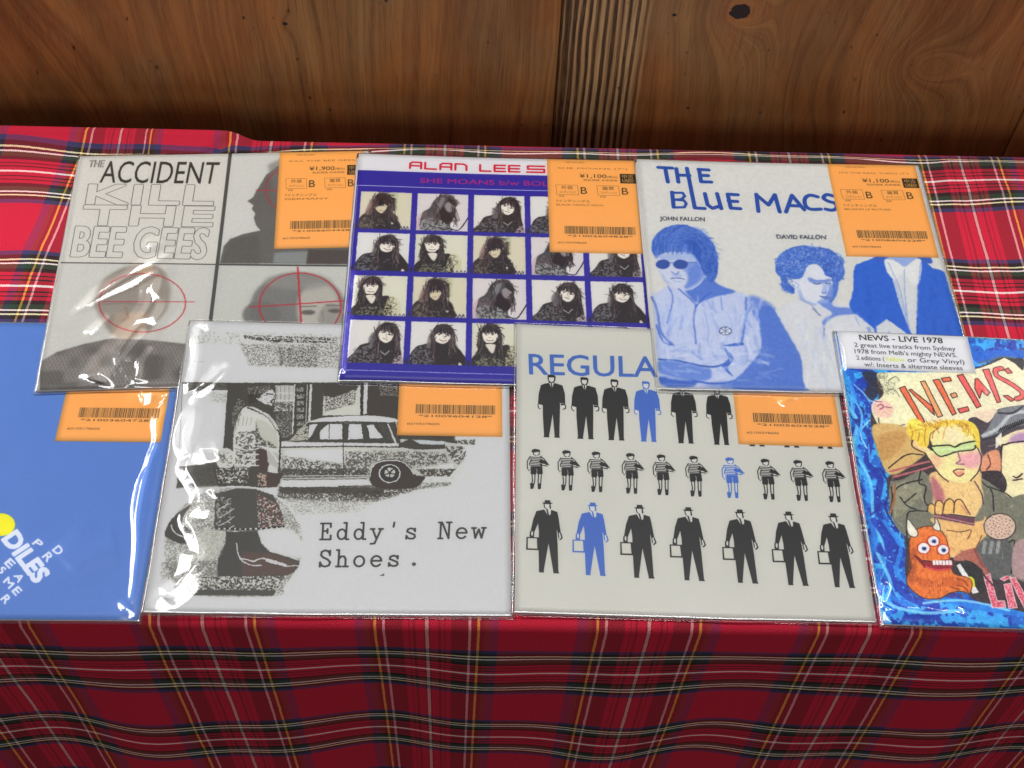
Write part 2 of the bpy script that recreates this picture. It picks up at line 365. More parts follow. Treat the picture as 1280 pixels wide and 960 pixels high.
class Print:
    def __init__(s, quad, bg, N=1024, NV=None):
        s.N = N; s.NV = NV or N
        s.M = homog(quad, [(0, s.NV), (N, s.NV), (N, 0), (0, 0)])
        s.img = np.ones((s.NV, N, 3), np.float32) * (np.array(bg, np.float32) / 255)
        c = np.array([quad[0], quad[1]]); q = happly(s.M, [np.mean(quad, 0), np.mean(quad, 0) + [1, 0]]); s.k = float(np.linalg.norm(q[1] - q[0]))
    def loops(s, pts):
        if len(pts) and np.ndim(pts[0]) == 2: return [happly(s.M, p) for p in pts]
        return [happly(s.M, pts)]
    def mask_poly(s, pts, pad=0, tex=False):
        lps = [np.asarray(pts, float)] if tex else s.loops(pts)
        A = np.vstack(lps)
        x0 = int(max(0, math.floor(A[:, 0].min()) - pad)); x1 = int(min(s.N, math.ceil(A[:, 0].max()) + 1 + pad))
        y0 = int(max(0, math.floor(A[:, 1].min()) - pad)); y1 = int(min(s.NV, math.ceil(A[:, 1].max()) + 1 + pad))
        if x1 <= x0 or y1 <= y0: return None
        P = np.vstack(lps); Q = np.vstack([np.roll(l, -1, 0) for l in lps])
        m = np.zeros((y1 - y0, x1 - x0), np.float32); SS = 3
        cols = np.arange(x0, x1)[None]
        dy = Q[:, 1] - P[:, 1]; dyy = np.where(dy == 0, 1, dy)
        for k in range(SS):
            ys = np.arange(y0, y1) + (k + 0.5) / SS
            Y = ys[:, None]
            hit = ((P[:, 1] <= Y) & (Q[:, 1] > Y)) | ((Q[:, 1] <= Y) & (P[:, 1] > Y))
            X = np.where(hit, P[:, 0] + (Y - P[:, 1]) / dyy * (Q[:, 0] - P[:, 0]), np.inf)
            mx = int(hit.sum(1).max()) if len(hit) else 0
            if not mx: continue
            X = np.sort(X, 1)[:, :mx]
            sg = 1.0
            for j in range(mx):
                m += sg * np.clip(cols + 1 - X[:, j:j + 1], 0, 1); sg = -sg
        return [y0, x0, np.clip(m / SS, 0, 1)]
    def blur(s, mk, r):
        y0, x0, m = mk; r = max(1, int(r * s.k * 0.85))
        for _ in range(2):
            for ax in (0, 1):
                w = 2 * r + 1
                c = np.cumsum(np.pad(m, [(r + 1, r) if a == ax else (0, 0) for a in (0, 1)]), axis=ax)
                n = m.shape[ax]
                m = (np.take(c, np.arange(w, w + n), ax) - np.take(c, np.arange(0, n), ax)) / w
        return [y0, x0, m]
    def comp(s, mk, col, a=1.0):
        if mk is None: return
        y0, x0, m = mk; h, w = m.shape
        m = (m * a)[..., None]; c = np.array(col, np.float32) / 255
        s.img[y0:y0 + h, x0:x0 + w] = s.img[y0:y0 + h, x0:x0 + w] * (1 - m) + c * m
    def poly(s, pts, col, a=1.0, blur=0.0, sm=False, speck=None, tex=False, clip=None):
        if sm: pts = spline(pts)
        mk = s.mask_poly(pts, pad=int(blur * s.k * 3.6 + 4) if blur else 0, tex=tex)
        if mk is None: return
        if blur: mk = s.blur(mk, blur)
        if speck:                      # photocopied grain: (threshold, cell px, seed)
            th, cell, seed = speck
            h, w = mk[2].shape
            n = 0.6 * vnoise((h, w), cell * s.k, seed) + 0.4 * vnoise((h, w), max(1.0, cell * s.k * 0.4), seed + 9)
            mk[2] = mk[2] * sstep(th - 0.04, th + 0.04, n).astype(np.float32)
        s.comp(mk, col, a)
    def line(s, pts, w, col, a=1.0, sm=False, closed=False, blur=0, speck=None):
        if sm: pts = spline(pts, 5, closed)
        elif closed: pts = list(pts) + [pts[0]]
        s.tline(happly(s.M, pts), w * s.k, col, a, blur, speck)
    def tline(s, T, w, col, a=1.0, blur=0, speck=None):
        r = w / 2 + 1.5 + blur * s.k * 3.6
        x0 = int(max(0, T[:, 0].min() - r)); x1 = int(min(s.N, T[:, 0].max() + r + 1))
        y0 = int(max(0, T[:, 1].min() - r)); y1 = int(min(s.NV, T[:, 1].max() + r + 1))
        if x1 <= x0 or y1 <= y0: return
        m = np.zeros((y1 - y0, x1 - x0), np.float32)
        for p, q in zip(T[:-1], T[1:]):
            a0 = int(max(x0, min(p[0], q[0]) - r)); a1 = int(min(x1, max(p[0], q[0]) + r + 1))
            b0 = int(max(y0, min(p[1], q[1]) - r)); b1 = int(min(y1, max(p[1], q[1]) + r + 1))
            if a1 <= a0 or b1 <= b0: continue
            X = np.arange(a0, a1)[None] + 0.5; Y = np.arange(b0, b1)[:, None] + 0.5
            d = q - p; L2 = max(d @ d, 1e-9)
            tt = np.clip(((X - p[0]) * d[0] + (Y - p[1]) * d[1]) / L2, 0, 1)
            D = np.hypot(X - p[0] - tt * d[0], Y - p[1] - tt * d[1])
            sub = m[b0 - y0:b1 - y0, a0 - x0:a1 - x0]
            np.maximum(sub, np.clip(w / 2 - D + 0.5, 0, 1), out=sub)
        mk = [y0, x0, m]
        if blur: mk = s.blur(mk, blur)
        if speck:
            n = vnoise(mk[2].shape, speck[1] * s.k, speck[2]); mk[2] = mk[2] * sstep(speck[0] - .05, speck[0] + .05, n)
        s.comp(mk, col, a)
    def ell(s, cx, cy, rx, ry, col, a=1.0, blur=0.0, rot=0.0, speck=None, ring=0):
        t = np.linspace(0, 2 * math.pi, 40, endpoint=False)
        x = rx * np.cos(t); y = ry * np.sin(t); c, sn = math.cos(rot), math.sin(rot)
        P = np.c_[cx + x * c - y * sn, cy + x * sn + y * c]
        if ring: s.line(P, ring, col, a, closed=True)
        else: s.poly(P, col, a, blur, speck=speck)
    def text(s, body, p0, p1, up, col, bold=0.0, outline=0.0, a=1.0):
        """lettering whose base line runs from p0 to p1 and whose capitals rise by the vector up"""
        p0 = np.array(p0, float); d = np.array(p1, float) - p0; up = np.array(up, float)
        lps = [p0 + l[:, :1] * d + l[:, 1:] * up for l in text_loops(body)]
        if outline:
            for l in lps: s.line(l, outline, col, a, closed=True)
            return
        s.poly(lps, col, a)
        if bold:
            for l in lps: s.line(l, bold, col, a, closed=True)
    def strokes(s, glyphs, body, p0, p1, up, w, col, gap=0.25):
        p0 = np.array(p0, float); d = (np.array(p1, float) - p0) / (len(body) * (1 + gap) - gap); up = np.array(up, float)
        for i, ch in enumerate(body):
            for st in glyphs.get(ch, []):
                st = np.array(st, float)
                s.line(p0 + (st[:, :1] + i * (1 + gap)) * d + st[:, 1:] * up, w, col)
    def grain(s, amt, cell, seed):
        n = (vnoise(s.img.shape[:2], cell, seed) - 0.5) * amt
        s.img += n[..., None].astype(np.float32)
    def organic(s, amp, cell, soft=0.0, seed=1):
        """break up drawn edges the way a screened photograph does, then soften the print"""
        sh = s.img.shape[:2]; A = amp * s.k
        n = lambda q, c: (vnoise(sh, c * s.k, q) - .5) * 2
        dx = A * (0.65 * n(seed, cell) + 0.35 * n(seed + 1, cell * .4)); dy = A * (0.65 * n(seed + 2, cell) + 0.35 * n(seed + 3, cell * .4))
        yy, xx = np.mgrid[0:sh[0], 0:sh[1]]
        X = np.clip(xx + dx, 0, sh[1] - 1.001); Y = np.clip(yy + dy, 0, sh[0] - 1.001); a = X.astype(int); b = Y.astype(int); fx = (X - a)[..., None].astype(np.float32); fy = (Y - b)[..., None].astype(np.float32); I = s.img
        s.img = (I[b, a] * (1 - fx) + I[b, a + 1] * fx) * (1 - fy) + (I[b + 1, a] * (1 - fx) + I[b + 1, a + 1] * fx) * fy
        if soft:
            for ch in range(3): s.img[..., ch] = s.blurall(s.img[..., ch], soft)
    def blurall(s, m, r):
        r = max(1, int(round(r * s.k)))
        for ax in (0, 1):
            w = 2 * r + 1; pd = np.pad(m, [(r + 1, r) if a == ax else (0, 0) for a in (0, 1)], mode='edge').astype(np.float64)
            c = np.cumsum(pd, axis=ax); n = m.shape[ax]
            m = (np.take(c, np.arange(w, w + n), ax) - np.take(c, np.arange(0, n), ax)) / w
        return m
    def strands(s, f, cx, cy, rx, ry, n, cols, seed, ln=14, w=.8, curl=0.4, a=.8, a0=0, a1=6.283, r0=.1, r1=1.0, flow=0.0):
        """locks of hair round a head, in the picture's own coordinates"""
        rng = np.random.RandomState(seed)
        for k in range(n):
            an = rng.uniform(a0, a1); q = math.sqrt(rng.uniform(r0 * r0, r1 * r1)); x = cx + rx * q * math.cos(an); y = cy + ry * q * math.sin(an)
            d = math.atan2(ry * math.cos(an), -rx * math.sin(an)) + rng.uniform(-curl, curl) + flow; l = ln * rng.uniform(.5, 1.3); c = rng.uniform(-curl, curl) * 1.5
            P = [(x, y), (x + l * .5 * math.cos(d), y + l * .5 * math.sin(d)), (x + l * .5 * (math.cos(d) + math.cos(d + c)), y + l * .5 * (math.sin(d) + math.sin(d + c)))]
            s.line(f(P), w * rng.uniform(.6, 1.3), cols[rng.randint(len(cols))], a, sm=True)
    def image(s, name):
        im = bpy.data.images.new(name, s.N, s.NV, alpha=False)
        px = np.ones((s.NV, s.N, 4), np.float32); px[..., :3] = np.clip(s.img, 0.0, 1.0)
        im.pixels.foreach_set(px.ravel()); im.update(); im.pack()
        return im

def Zm(scale, ox, oy, pts):
    return [(ox + x / scale, oy + y / scale) for x, y in pts]

def print_material(name, im, rough=0.5, spec=0.3):
    t = NT(name); tx = t.n('ShaderNodeTexImage'); tx.image = im; tx.interpolation = 'Cubic'; tx.extension = 'EXTEND'
    uv = t.n('ShaderNodeUVMap'); t.t.links.new(uv.outputs[0], tx.inputs[0])
    g = t.noise(uv.outputs[0], 300, 2)
    t.bsdf(tx.outputs[0], rough, spec, bump=g, bstr=0.08, bdist=0.0003)
    return t.mat
# ------------------------------------------------------------------ the prints (outlines measured on the photograph, corner to corner of each sleeve)
Q_KILL = [[100.2, 194.9], [460.4, 187.7], [458.5, 475.2], [45.2, 487.7]]
Q_GRID = [[449.0, 191.5], [796.2, 200.7], [821.2, 482.0], [424.4, 475.0]]
Q_DUO = [[796.5, 198.0], [1148.0, 206.4], [1225.6, 490.9], [823.4, 486.8]]
Q_SHOE = [[239.0, 401.8], [636.0, 410.3], [639.4, 769.0], [179.5, 765.3]]
Q_MEN = [[646.5, 405.4], [1036.9, 420.3], [1095.3, 776.9], [643.1, 766.8]]
Q_WAVE = [[1044.9, 414.0], [1427.7, 430.4], [1548.9, 792.2], [1103.0, 781.5]]
RED = (190, 50, 62)

def art_targets():
    p = Print(Q_KILL, (208, 205, 197))
    # four fields parted by dark bars
    z = lambda pts: Zm(2.907, 40, 170, pts)
    y = lambda pts: Zm(4, 260, 180, pts)
    p.poly([(285, 190), (462, 186), (462, 329), (270, 329)], (203, 202, 196))
    p.poly([(78, 328), (270, 330), (252, 486), (45, 488)], (200, 199, 192))
    p.poly([(270, 330), (462, 330), (458, 476), (250, 486)], (196, 196, 189))
    # upper right: dark profile
    prof = y([(420, 60), (345, 108), (290, 150), (240, 232), (224, 262), (195, 280), (228, 300), (217, 318), (236, 342), (228, 362), (240, 400), (262, 425), (170, 445), (110, 470), (78, 505), (58, 590), (800, 590), (800, 60)])
    p.poly(prof, (104, 101, 97), 0.96, blur=0.7)
    p.poly(y([(300, 100), (420, 40), (520, 60), (440, 180), (330, 260)]), (124, 120, 116), 0.6, blur=3)
    p.poly(y([(330, 535), (500, 528), (500, 588), (325, 588)]), (150, 155, 152), 0.8, blur=1.5)
    p.poly(y([(110, 470), (250, 440), (260, 590), (60, 590)]), (96, 92, 86), 0.6, blur=3)
    p.poly(y([(500, 520), (800, 520), (800, 592), (490, 592)]), (84, 74, 70), 0.9, blur=1)
    p.ell(366, 236, 34, 29, RED, ring=1.5, a=0.85); p.line(y([(240, 226), (500, 226)]), 1.6, RED, 0.85)
    # lower right: face behind a target
    p.ell(372, 384, 60, 46, (126, 124, 120), 0.95, blur=2.5)
    p.ell(327, 392, 24, 18, (118, 116, 112), 0.9, blur=2)
    p.ell(398, 384, 27, 34, (186, 182, 172), 0.95, blur=3)
    p.ell(414, 400, 17, 24, (150, 147, 140), 0.8, blur=2)
    p.ell(372, 350, 42, 10, (150, 148, 143), 0.8, blur=4)
    p.ell(385, 388, 9, 3.0, (98, 94, 90), 0.9, blur=1); p.ell(418, 386, 8, 2.6, (98, 94, 90), 0.9, blur=1)
    p.line([(376, 381), (395, 380)], 2, (110, 106, 100), 0.8, blur=.6); p.line([(408, 379), (426, 379)], 2, (110, 106, 100), 0.8, blur=.6)
    p.line([(402, 386), (405, 402), (398, 408)], 2, (140, 134, 126), 0.8, blur=.8)
    p.poly([(300, 440), (350, 425), (440, 425), (458, 476), (290, 480)], (110, 106, 102), 0.9, blur=3)
    p.ell(375, 380, 51, 41, RED, ring=1.9, a=0.9); p.line([(372, 332), (378, 432)], 2.4, RED, 0.9); p.line([(312, 382), (434, 373)], 1.8, RED, 0.9)
    # lower left: head and knitted jumper
    head = z([(240, 640), (225, 600), (250, 530), (320, 480), (400, 460), (470, 480), (500, 540), (495, 620), (450, 680), (410, 720), (300, 720), (260, 680)])
    p.poly(head, (148, 140, 130), 0.9, blur=3, sm=True)
    p.poly(z([(300, 640), (420, 640), (410, 720), (330, 750), (290, 720)]), (176, 158, 140), 0.8, blur=3)
    p.poly(z([(380, 470), (440, 460), (440, 500), (380, 500)]), (205, 180, 150), 0.7, blur=2)
    p.line(z([(260, 610), (330, 605), (400, 612)]), 3, (130, 118, 110), 0.6, blur=1.5)
    p.line(z([(300, 560), (330, 540), (380, 545)]), 4, (140, 128, 118), 0.6, blur=1.5)
    p.line(z([(340, 620), (350, 660), (330, 672)]), 3, (150, 120, 104), 0.7, blur=1)
    knit = z([(28, 930), (30, 820), (90, 785), (190, 755), (290, 735), (420, 740), (560, 755), (560, 930)])
    p.poly(knit, (120, 114, 108), 0.95, blur=1.2)
    mk = p.mask_poly(knit)
    yy, xx = np.mgrid[0:mk[2].shape[0], 0:mk[2].shape[1]]
    pat = np.maximum(np.sin((xx + yy * 0.5) * 0.52), np.sin((xx - yy * 0.5) * 0.52))
    p.comp([mk[0], mk[1], mk[2] * sstep(0.45, 1.0, pat).astype(np.float32)], (166, 160, 152), 0.55)
    p.comp([mk[0], mk[1], mk[2] * sstep(0.35, 0.75, vnoise(mk[2].shape, 50, 4)).astype(np.float32)], (78, 74, 70), 0.5)
    p.ell(178, 378, 54, 37, RED, ring=1.6, a=0.8); p.line([(128, 376.5), (243, 376.5)], 1.4, RED, 0.75)
    p.organic(.35, 3, 0.3, 3); p.grain(0.045, 2.6, 55)
    # bars
    p.line([(288, 190), (263, 400), (250, 490)], 4.6, (82, 81, 77)); p.line([(74, 327.5), (270, 329)], 1.8, (82, 81, 77)); p.line([(270, 329), (462, 330)], 2.8, (82, 81, 77))  # black bars painted grey, with the film's veiling reflection in the colour
    # lettering
    ink = (58, 56, 52)
    p.text('THE', (110.5, 208), (129, 208), (2.2, -9), ink, outline=0.55)
    p.text('ACCIDENT', (124, 227.3), (270, 228.5), (5.5, -28.5), ink, bold=0.0)
    for body, a, b, up in (('KILL', (108, 253.5), (265, 254.5), (4.2, -25)), ('THE', (102, 279.5), (264, 281), (4.2, -25)), ('BEE GEES', (89, 319), (255, 321.5), (7, -39))):
        p.text(body, a, b, up, (92, 90, 86), bold=4.4); p.text(body, a, b, up, (208, 205, 197), bold=2.7)
    p.grain(0.02, 3, 5)
    return p.image('print_targets')

def art_grid():
    q = [(0, 1), (1, 1), (1, 0), (0, 0)]
    p = Print(q, (50, 42, 158), 1280)
    p.k = 1280 / 400.0
    uvp = Print(Q_GRID, (0, 0, 0), 8); uv = lambda pts: happly(uvp.M, pts) / 8
    p.poly([(-.01, 1.01), (1.01, 1.01), (1.01, .919), (-.01, .919)], (220, 218, 220))
    p.line([(0, .845), (1, .845)], 0.9 * 1, (214, 216, 240)); p.line([(.018, .038), (1, .036)], 0.9, (190, 196, 236))
    p.line([(.004, .84), (.004, .05)], 0.9, (170, 170, 215))
    G = {'A': [[(.05, 0), (.05, .75), (.25, 1), (1, 1), (1, 0)], [(.05, .42), (1, .42)]], 'L': [[(.05, 1), (.05, 0), (1, 0)]],
         'N': [[(.05, 0), (.05, 1), (.75, 1), (1, .75), (1, 0)]], 'E': [[(1, 1), (.05, 1), (.05, 0), (1, 0)], [(.05, .5), (.95, .5)]],
         'S': [[(1, 1), (.05, 1), (.05, .5), (1, .5), (1, 0), (.0, 0)]], 'M': [[(0, 0), (0, 1), (1, 1), (1, 0)], [(.5, 1), (.5, 0)]], 'I': [[(.5, 0), (.5, 1)]], 'T': [[(0, 1), (1, 1)], [(.5, 1), (.5, 0)]], 'H': [[(0, 0), (0, 1)], [(1, 0), (1, 1)], [(0, .5), (1, .5)]]}
    u0, u1, b, h = .158, .665, .934, .030
    p.strokes(G, 'ALAN', (.182, b + .003), (.385, b + .001), (0, h), 3.1, (205, 30, 62), gap=.3)
    p.strokes(G, 'LEE', (.432, b), (.575, b), (0, h), 3.1, (205, 30, 62), gap=.3)
    p.strokes(G, 'SMITH', (.602, b), (.985, b), (0, h), 3.1, (205, 30, 62), gap=.3)
    p.text('SHE MOANS b/w BOLWELL', (.222, .868), (.80, .868), (0, .024), (176, 40, 130), bold=0.35)
    cells = [['A', 'B', 'C', 'D', 'E'], ['D', 'E', 'A', 'B', 'C'], ['E', 'A', 'B', 'C', 'D'], ['C', 'D', 'E', 'A', 'B']]
    tops = [.819, .628, .436, .242]; hgt = [.178, .175, .179, .177]
    DK, MID, PALE = (46, 38, 42), (104, 96, 98), (232, 226, 214)
    for r in range(4):
        for c in range(5):
            x0 = .016 + c * .1975; y0 = tops[r]; w, hh = .1825, hgt[r]
            T = lambda pts: [(x0 + x * w, y0 - y * hh) for x, y in pts]
            sd = r * 7 + c
            k = cells[r][c]
            bg = {'A': (214, 208, 186), 'B': (216, 210, 208), 'C': (220, 217, 211), 'D': (219, 217, 213), 'E': (215, 213, 196)}[k]
            p.poly(T([(0, 0), (1, 0), (1, 1), (0, 1)]), bg)
            E = lambda cx, cy, rx, ry, col, a=1., bl=0., rot=0., sp=None: p.ell(x0 + cx * w, y0 - cy * hh, rx * w, ry * hh, col, a, bl, rot, sp)
            P = lambda pts, col, a=1., bl=0., sm=True, sp=None: p.poly(T(pts), col, a, bl, sm, sp)
            Ln = lambda pts, wd, col, a=1., bl=0: p.line(T(pts), wd, col, a, sm=len(pts) > 2, blur=bl)
            if k == 'A':
                P([(.62, 0), (.72, 0), (.72, .5), (.62, .5)], (190, 196, 160), .8, .8, False)
                P([(.0, 1), (.02, .72), (.14, .55), (.25, .3), (.3, .12), (.45, .06), (.56, .12), (.6, .3), (.62, .55), (.72, .7), (.76, 1)], (66, 54, 54), 1, .5)
                P([(.12, .6), (.2, .25), (.28, .2), (.3, .5), (.28, .62)], (150, 122, 116), .8, 1)
                P([(.3, .12), (.45, .07), (.57, .16), (.6, .34), (.4, .32), (.28, .36)], (60, 40, 44), 1, .4)
                P([(.3, .4), (.42, .33), (.52, .36), (.5, .5), (.42, .58), (.33, .5)], (216, 204, 176), 1, .5)
                Ln([(.38, .5), (.44, .5)], .7, (110, 80, 70)); Ln([(.34, .4), (.5, .37)], .8, (120, 96, 80), .7)
                P([(.6, .18), (.67, .16), (.68, .5), (.6, .5)], (78, 60, 50), .9, .3, False); Ln([(.57, .3), (.585, .55)], 1.0, PALE, .8)
                P([(.05, 1), (.1, .7), (.4, .68), (.5, .98)], (130, 120, 104), .8, .8, True, (.5, 2.2, sd))
                P([(.3, .98), (.35, .66), (.7, .6), (.74, 1)], DK, .9, .3, True, (.42, 2.4, sd + 50))
                E(.64, .83, .025, .03, (236, 230, 220)); 
                for xx in (.78, .84, .9): Ln([(xx, 1), (xx + .03, .9), (xx + .05, 1)], 1.1, (40, 38, 80), .9)
            elif k == 'B':
                P([(.02, 1), (.05, .6), (.25, .5), (.3, 1)], (206, 176, 182), .7, 1.5)
                P([(.12, .55), (.25, .4), (.33, .2), (.42, .08), (.55, .04), (.7, .08), (.76, .25), (.74, .34), (.76, .48), (.7, .62), (.66, .8), (.66, 1), (.12, 1)], (84, 80, 84), 1, .5)
                P([(.38, .2), (.45, .1), (.54, .12), (.5, .3), (.4, .5)], (150, 148, 150), .8, 1.2)
                P([(.55, .28), (.68, .22), (.73, .34), (.7, .5), (.58, .45)], (166, 156, 156), .9, .8)
                P([(.5, .35), (.6, .5), (.72, .5), (.68, .75), (.5, .8), (.42, .6)], (48, 36, 44), 1, .5)
                P([(.64, .1), (.77, .25), (.74, .33), (.6, .2)], (56, 50, 52), 1, .4)
                P([(.1, 1), (.14, .7), (.42, .68), (.6, .84), (.66, 1)], (172, 172, 168), .9, .4, True, (.47, 2.2, sd))
                P([(.12, .52), (.3, .5), (.42, .7), (.16, .72)], (120, 104, 110), .8, .6, True, (.45, 2.4, sd + 3))
                Ln([(.62, .92), (.8, .96), (.9, .82), (1.0, .6)], 1.6, (38, 30, 60)); E(.7, .84, .05, .08, (232, 228, 224), .9, .4)
            elif k == 'C':
                P([(.03, 1), (.12, .78), (.22, .6), (.38, .52), (.44, .32), (.52, .16), (.66, .06), (.82, .1), (.9, .3), (.92, .6), (.95, .82), (.9, 1)], (52, 44, 48), 1, .3)
                P([(.36, .44), (.44, .3), (.5, .3), (.5, .6), (.4, .62)], (124, 118, 120), .8, 1)
                P([(.54, .28), (.62, .21), (.74, .24), (.79, .34), (.76, .46), (.66, .53), (.57, .47), (.52, .38)], PALE, 1, .25)
                Ln([(.59, .3), (.66, .27)], .9, DK); Ln([(.7, .33), (.77, .35)], .9, DK); Ln([(.67, .3), (.67, .4), (.7, .41)], .5, (120, 104, 100)); Ln([(.61, .42), (.69, .46)], .8, (90, 60, 60))
                P([(.05, 1), (.14, .74), (.32, .6), (.48, .62), (.6, .98)], (130, 128, 130), .8, .3, True, (.54, 2.2, sd))
                Ln([(.58, .72), (.65, .78)], 1.3, (190, 184, 180)); Ln([(.66, .8), (.74, .7)], 1.2, (200, 194, 190))
                P([(.8, 1), (.84, .86), (.95, .8), (.99, .95), (.98, 1)], (196, 182, 182), .9, .3, True, (.42, 2, sd))
            elif k == 'D':
                P([(.0, 1), (.03, .76), (.14, .58), (.34, .5), (.36, .34), (.42, .16), (.54, .06), (.68, .08), (.78, .22), (.8, .5), (.92, .7), (1, 1)], (50, 42, 46), 1, .3)
                P([(.3, .6), (.34, .3), (.42, .24), (.42, .56)], (132, 122, 120), .8, 1)
                P([(.44, .34), (.52, .25), (.64, .26), (.72, .32), (.69, .43), (.62, .5), (.55, .51), (.46, .45)], PALE, 1, .25)
                Ln([(.5, .29), (.57, .28)], .9, DK); Ln([(.63, .3), (.7, .33)], .9, DK); Ln([(.52, .41), (.58, .45), (.65, .43)], .9, (110, 76, 72)); Ln([(.58, .33), (.62, .38), (.58, .39)], .5, (130, 110, 104))
                P([(.01, 1), (.05, .76), (.16, .6), (.36, .6), (.42, .98)], (128, 130, 138), .75, .3, True, (.52, 2.2, sd))
                Ln([(.46, .66), (.42, .76), (.46, .86)], .8, (130, 90, 96)); P([(.86, .98), (.88, .92), (.93, .98)], PALE, .9)
            else:
                P([(0, 1), (.02, .82), (.12, .66), (.1, .5), (.14, .28), (.22, .1), (.36, .03), (.48, .08), (.54, .26), (.55, .5), (.62, .5), (.68, .56), (.7, 1)], (52, 46, 44), 1, .3)
                P([(.19, .26), (.27, .2), (.42, .21), (.47, .3), (.43, .42), (.35, .48), (.24, .44)], PALE, 1, .25)
                P([(.26, .5), (.42, .5), (.41, .64), (.36, .7), (.28, .58)], PALE, .95, .3)
                Ln([(.23, .25), (.31, .24)], .8, (120, 110, 100)); Ln([(.35, .24), (.43, .25)], .8, (120, 110, 100)); Ln([(.27, .4), (.34, .42), (.39, .4)], .9, (96, 70, 66)); Ln([(.3, .34), (.35, .35)], .6, (130, 110, 100)); Ln([(.24, .47), (.42, .48)], 1, DK)
                P([(.1, .98), (.2, .8), (.5, .78), (.6, .98)], (150, 152, 130), .8, .2, True, (.52, 1.8, sd))
                P([(.6, .98), (.66, .55), (.78, .52), (.88, .7), (.86, .98)], (198, 194, 160), .9, .4, True, (.45, 1.6, sd + 2)); Ln([(.66, .54), (.76, .56), (.72, .66), (.82, .7), (.74, .8)], .8, (70, 66, 56), .8)
                for xx in (.7, .78, .86, .93): Ln([(xx, 1), (xx + .02, .93), (xx + .05, 1)], .9, (40, 36, 70), .8)
    HC = [(34, 28, 32), (58, 46, 50), (92, 76, 78), (44, 34, 38), (126, 108, 106)]
    for r in range(4):
        for c in range(5):
            x0 = .016 + c * .1975; y0 = tops[r]; w, hh = .1825, hgt[r]; k = cells[r][c]; sd = 100 + r * 7 + c
            f = lambda pts: [(x0 + x * w, y0 - y * hh) for x, y in pts]
            hx, hy = {'A': (.44, .3), 'B': (.56, .3), 'C': (.68, .34), 'D': (.58, .34), 'E': (.33, .3)}[k]
            S = lambda *a, **q: p.strands(f, *a, **q)
            S(hx, hy, .2, .26, 70, HC, sd, ln=.16, w=.75, curl=.35, a=.85, r0=.72, r1=1.08, a0=2.5, a1=6.9)          # crown and sides
            rng = np.random.RandomState(sd)
            for q in range(46):                                                                                     # locks falling on the shoulders
                sx = -1 if q % 2 else 1; a_ = hx + sx * rng.uniform(.11, .2); b_ = hy + rng.uniform(.0, .3)
                p.line(f([(a_, b_), (a_ + sx * rng.uniform(-.02, .05), b_ + .12), (a_ + sx * rng.uniform(-.03, .08), b_ + rng.uniform(.2, .34))]), rng.uniform(.5, 1.1), HC[rng.randint(5)], .85, sm=True)
            if k in 'ACDE':
                fy = {'A': .36, 'C': .275, 'D': .28, 'E': .235}[k]; fx = {'A': .42, 'C': .665, 'D': .58, 'E': .33}[k]; tl = {'A': -.1, 'C': .12, 'D': .08, 'E': .0}[k]
                for q in range(22):                                                                                 # fringe
                    o = (q / 21 - .5) * .30; p.line(f([(fx + o * .8, fy - .13 + abs(o) * .3), (fx + o + rng.uniform(-.015, .015), fy + o * tl * 3 + rng.uniform(-.03, .03))]), 1.25, HC[rng.randint(3)], .95)
                if k != 'A':
                    for e in (-.062, .05): p.ell(x0 + (fx + e) * w, y0 - (fy + .045 + (fx + e - fx) * tl * 4) * hh, .017 * w, .013 * hh, (40, 34, 36), .85)
            for q in range(26):                                                                                     # creases of the leather jacket
                a_ = rng.uniform(.06, .8); b_ = rng.uniform(.68, .98); p.line(f([(a_, b_), (a_ + rng.uniform(-.05, .06), b_ + rng.uniform(-.06, .03))]), rng.uniform(.4, 1.0), [(150, 146, 146), (30, 24, 28), (96, 90, 94)][q % 3], .7)
            p.line(f([(0, 0), (1, 0), (1, 1), (0, 1)]), 2.0, (50, 42, 158), closed=True); 
            for yb in (1.02,): p.poly(f([(-.03, 1.0), (1.03, 1.0), (1.03, 1.06), (-.03, 1.06)]), (50, 42, 158))
    sv = p.img[int(.842 * p.NV):].copy(); p.organic(.5, 3.2, 0.32, 6); p.img[int(.842 * p.NV):] = sv
    for r in range(4):
        for c in range(5):
            x0 = .016 + c * .1975; y0 = tops[r]; w, hh = .1825, hgt[r]; p.line([(x0, y0), (x0 + w, y0), (x0 + w, y0 - hh), (x0, y0 - hh)], 1.2, (50, 42, 158), closed=True)
    p.grain(0.03, 2, 2)
    return p.image('print_grid')

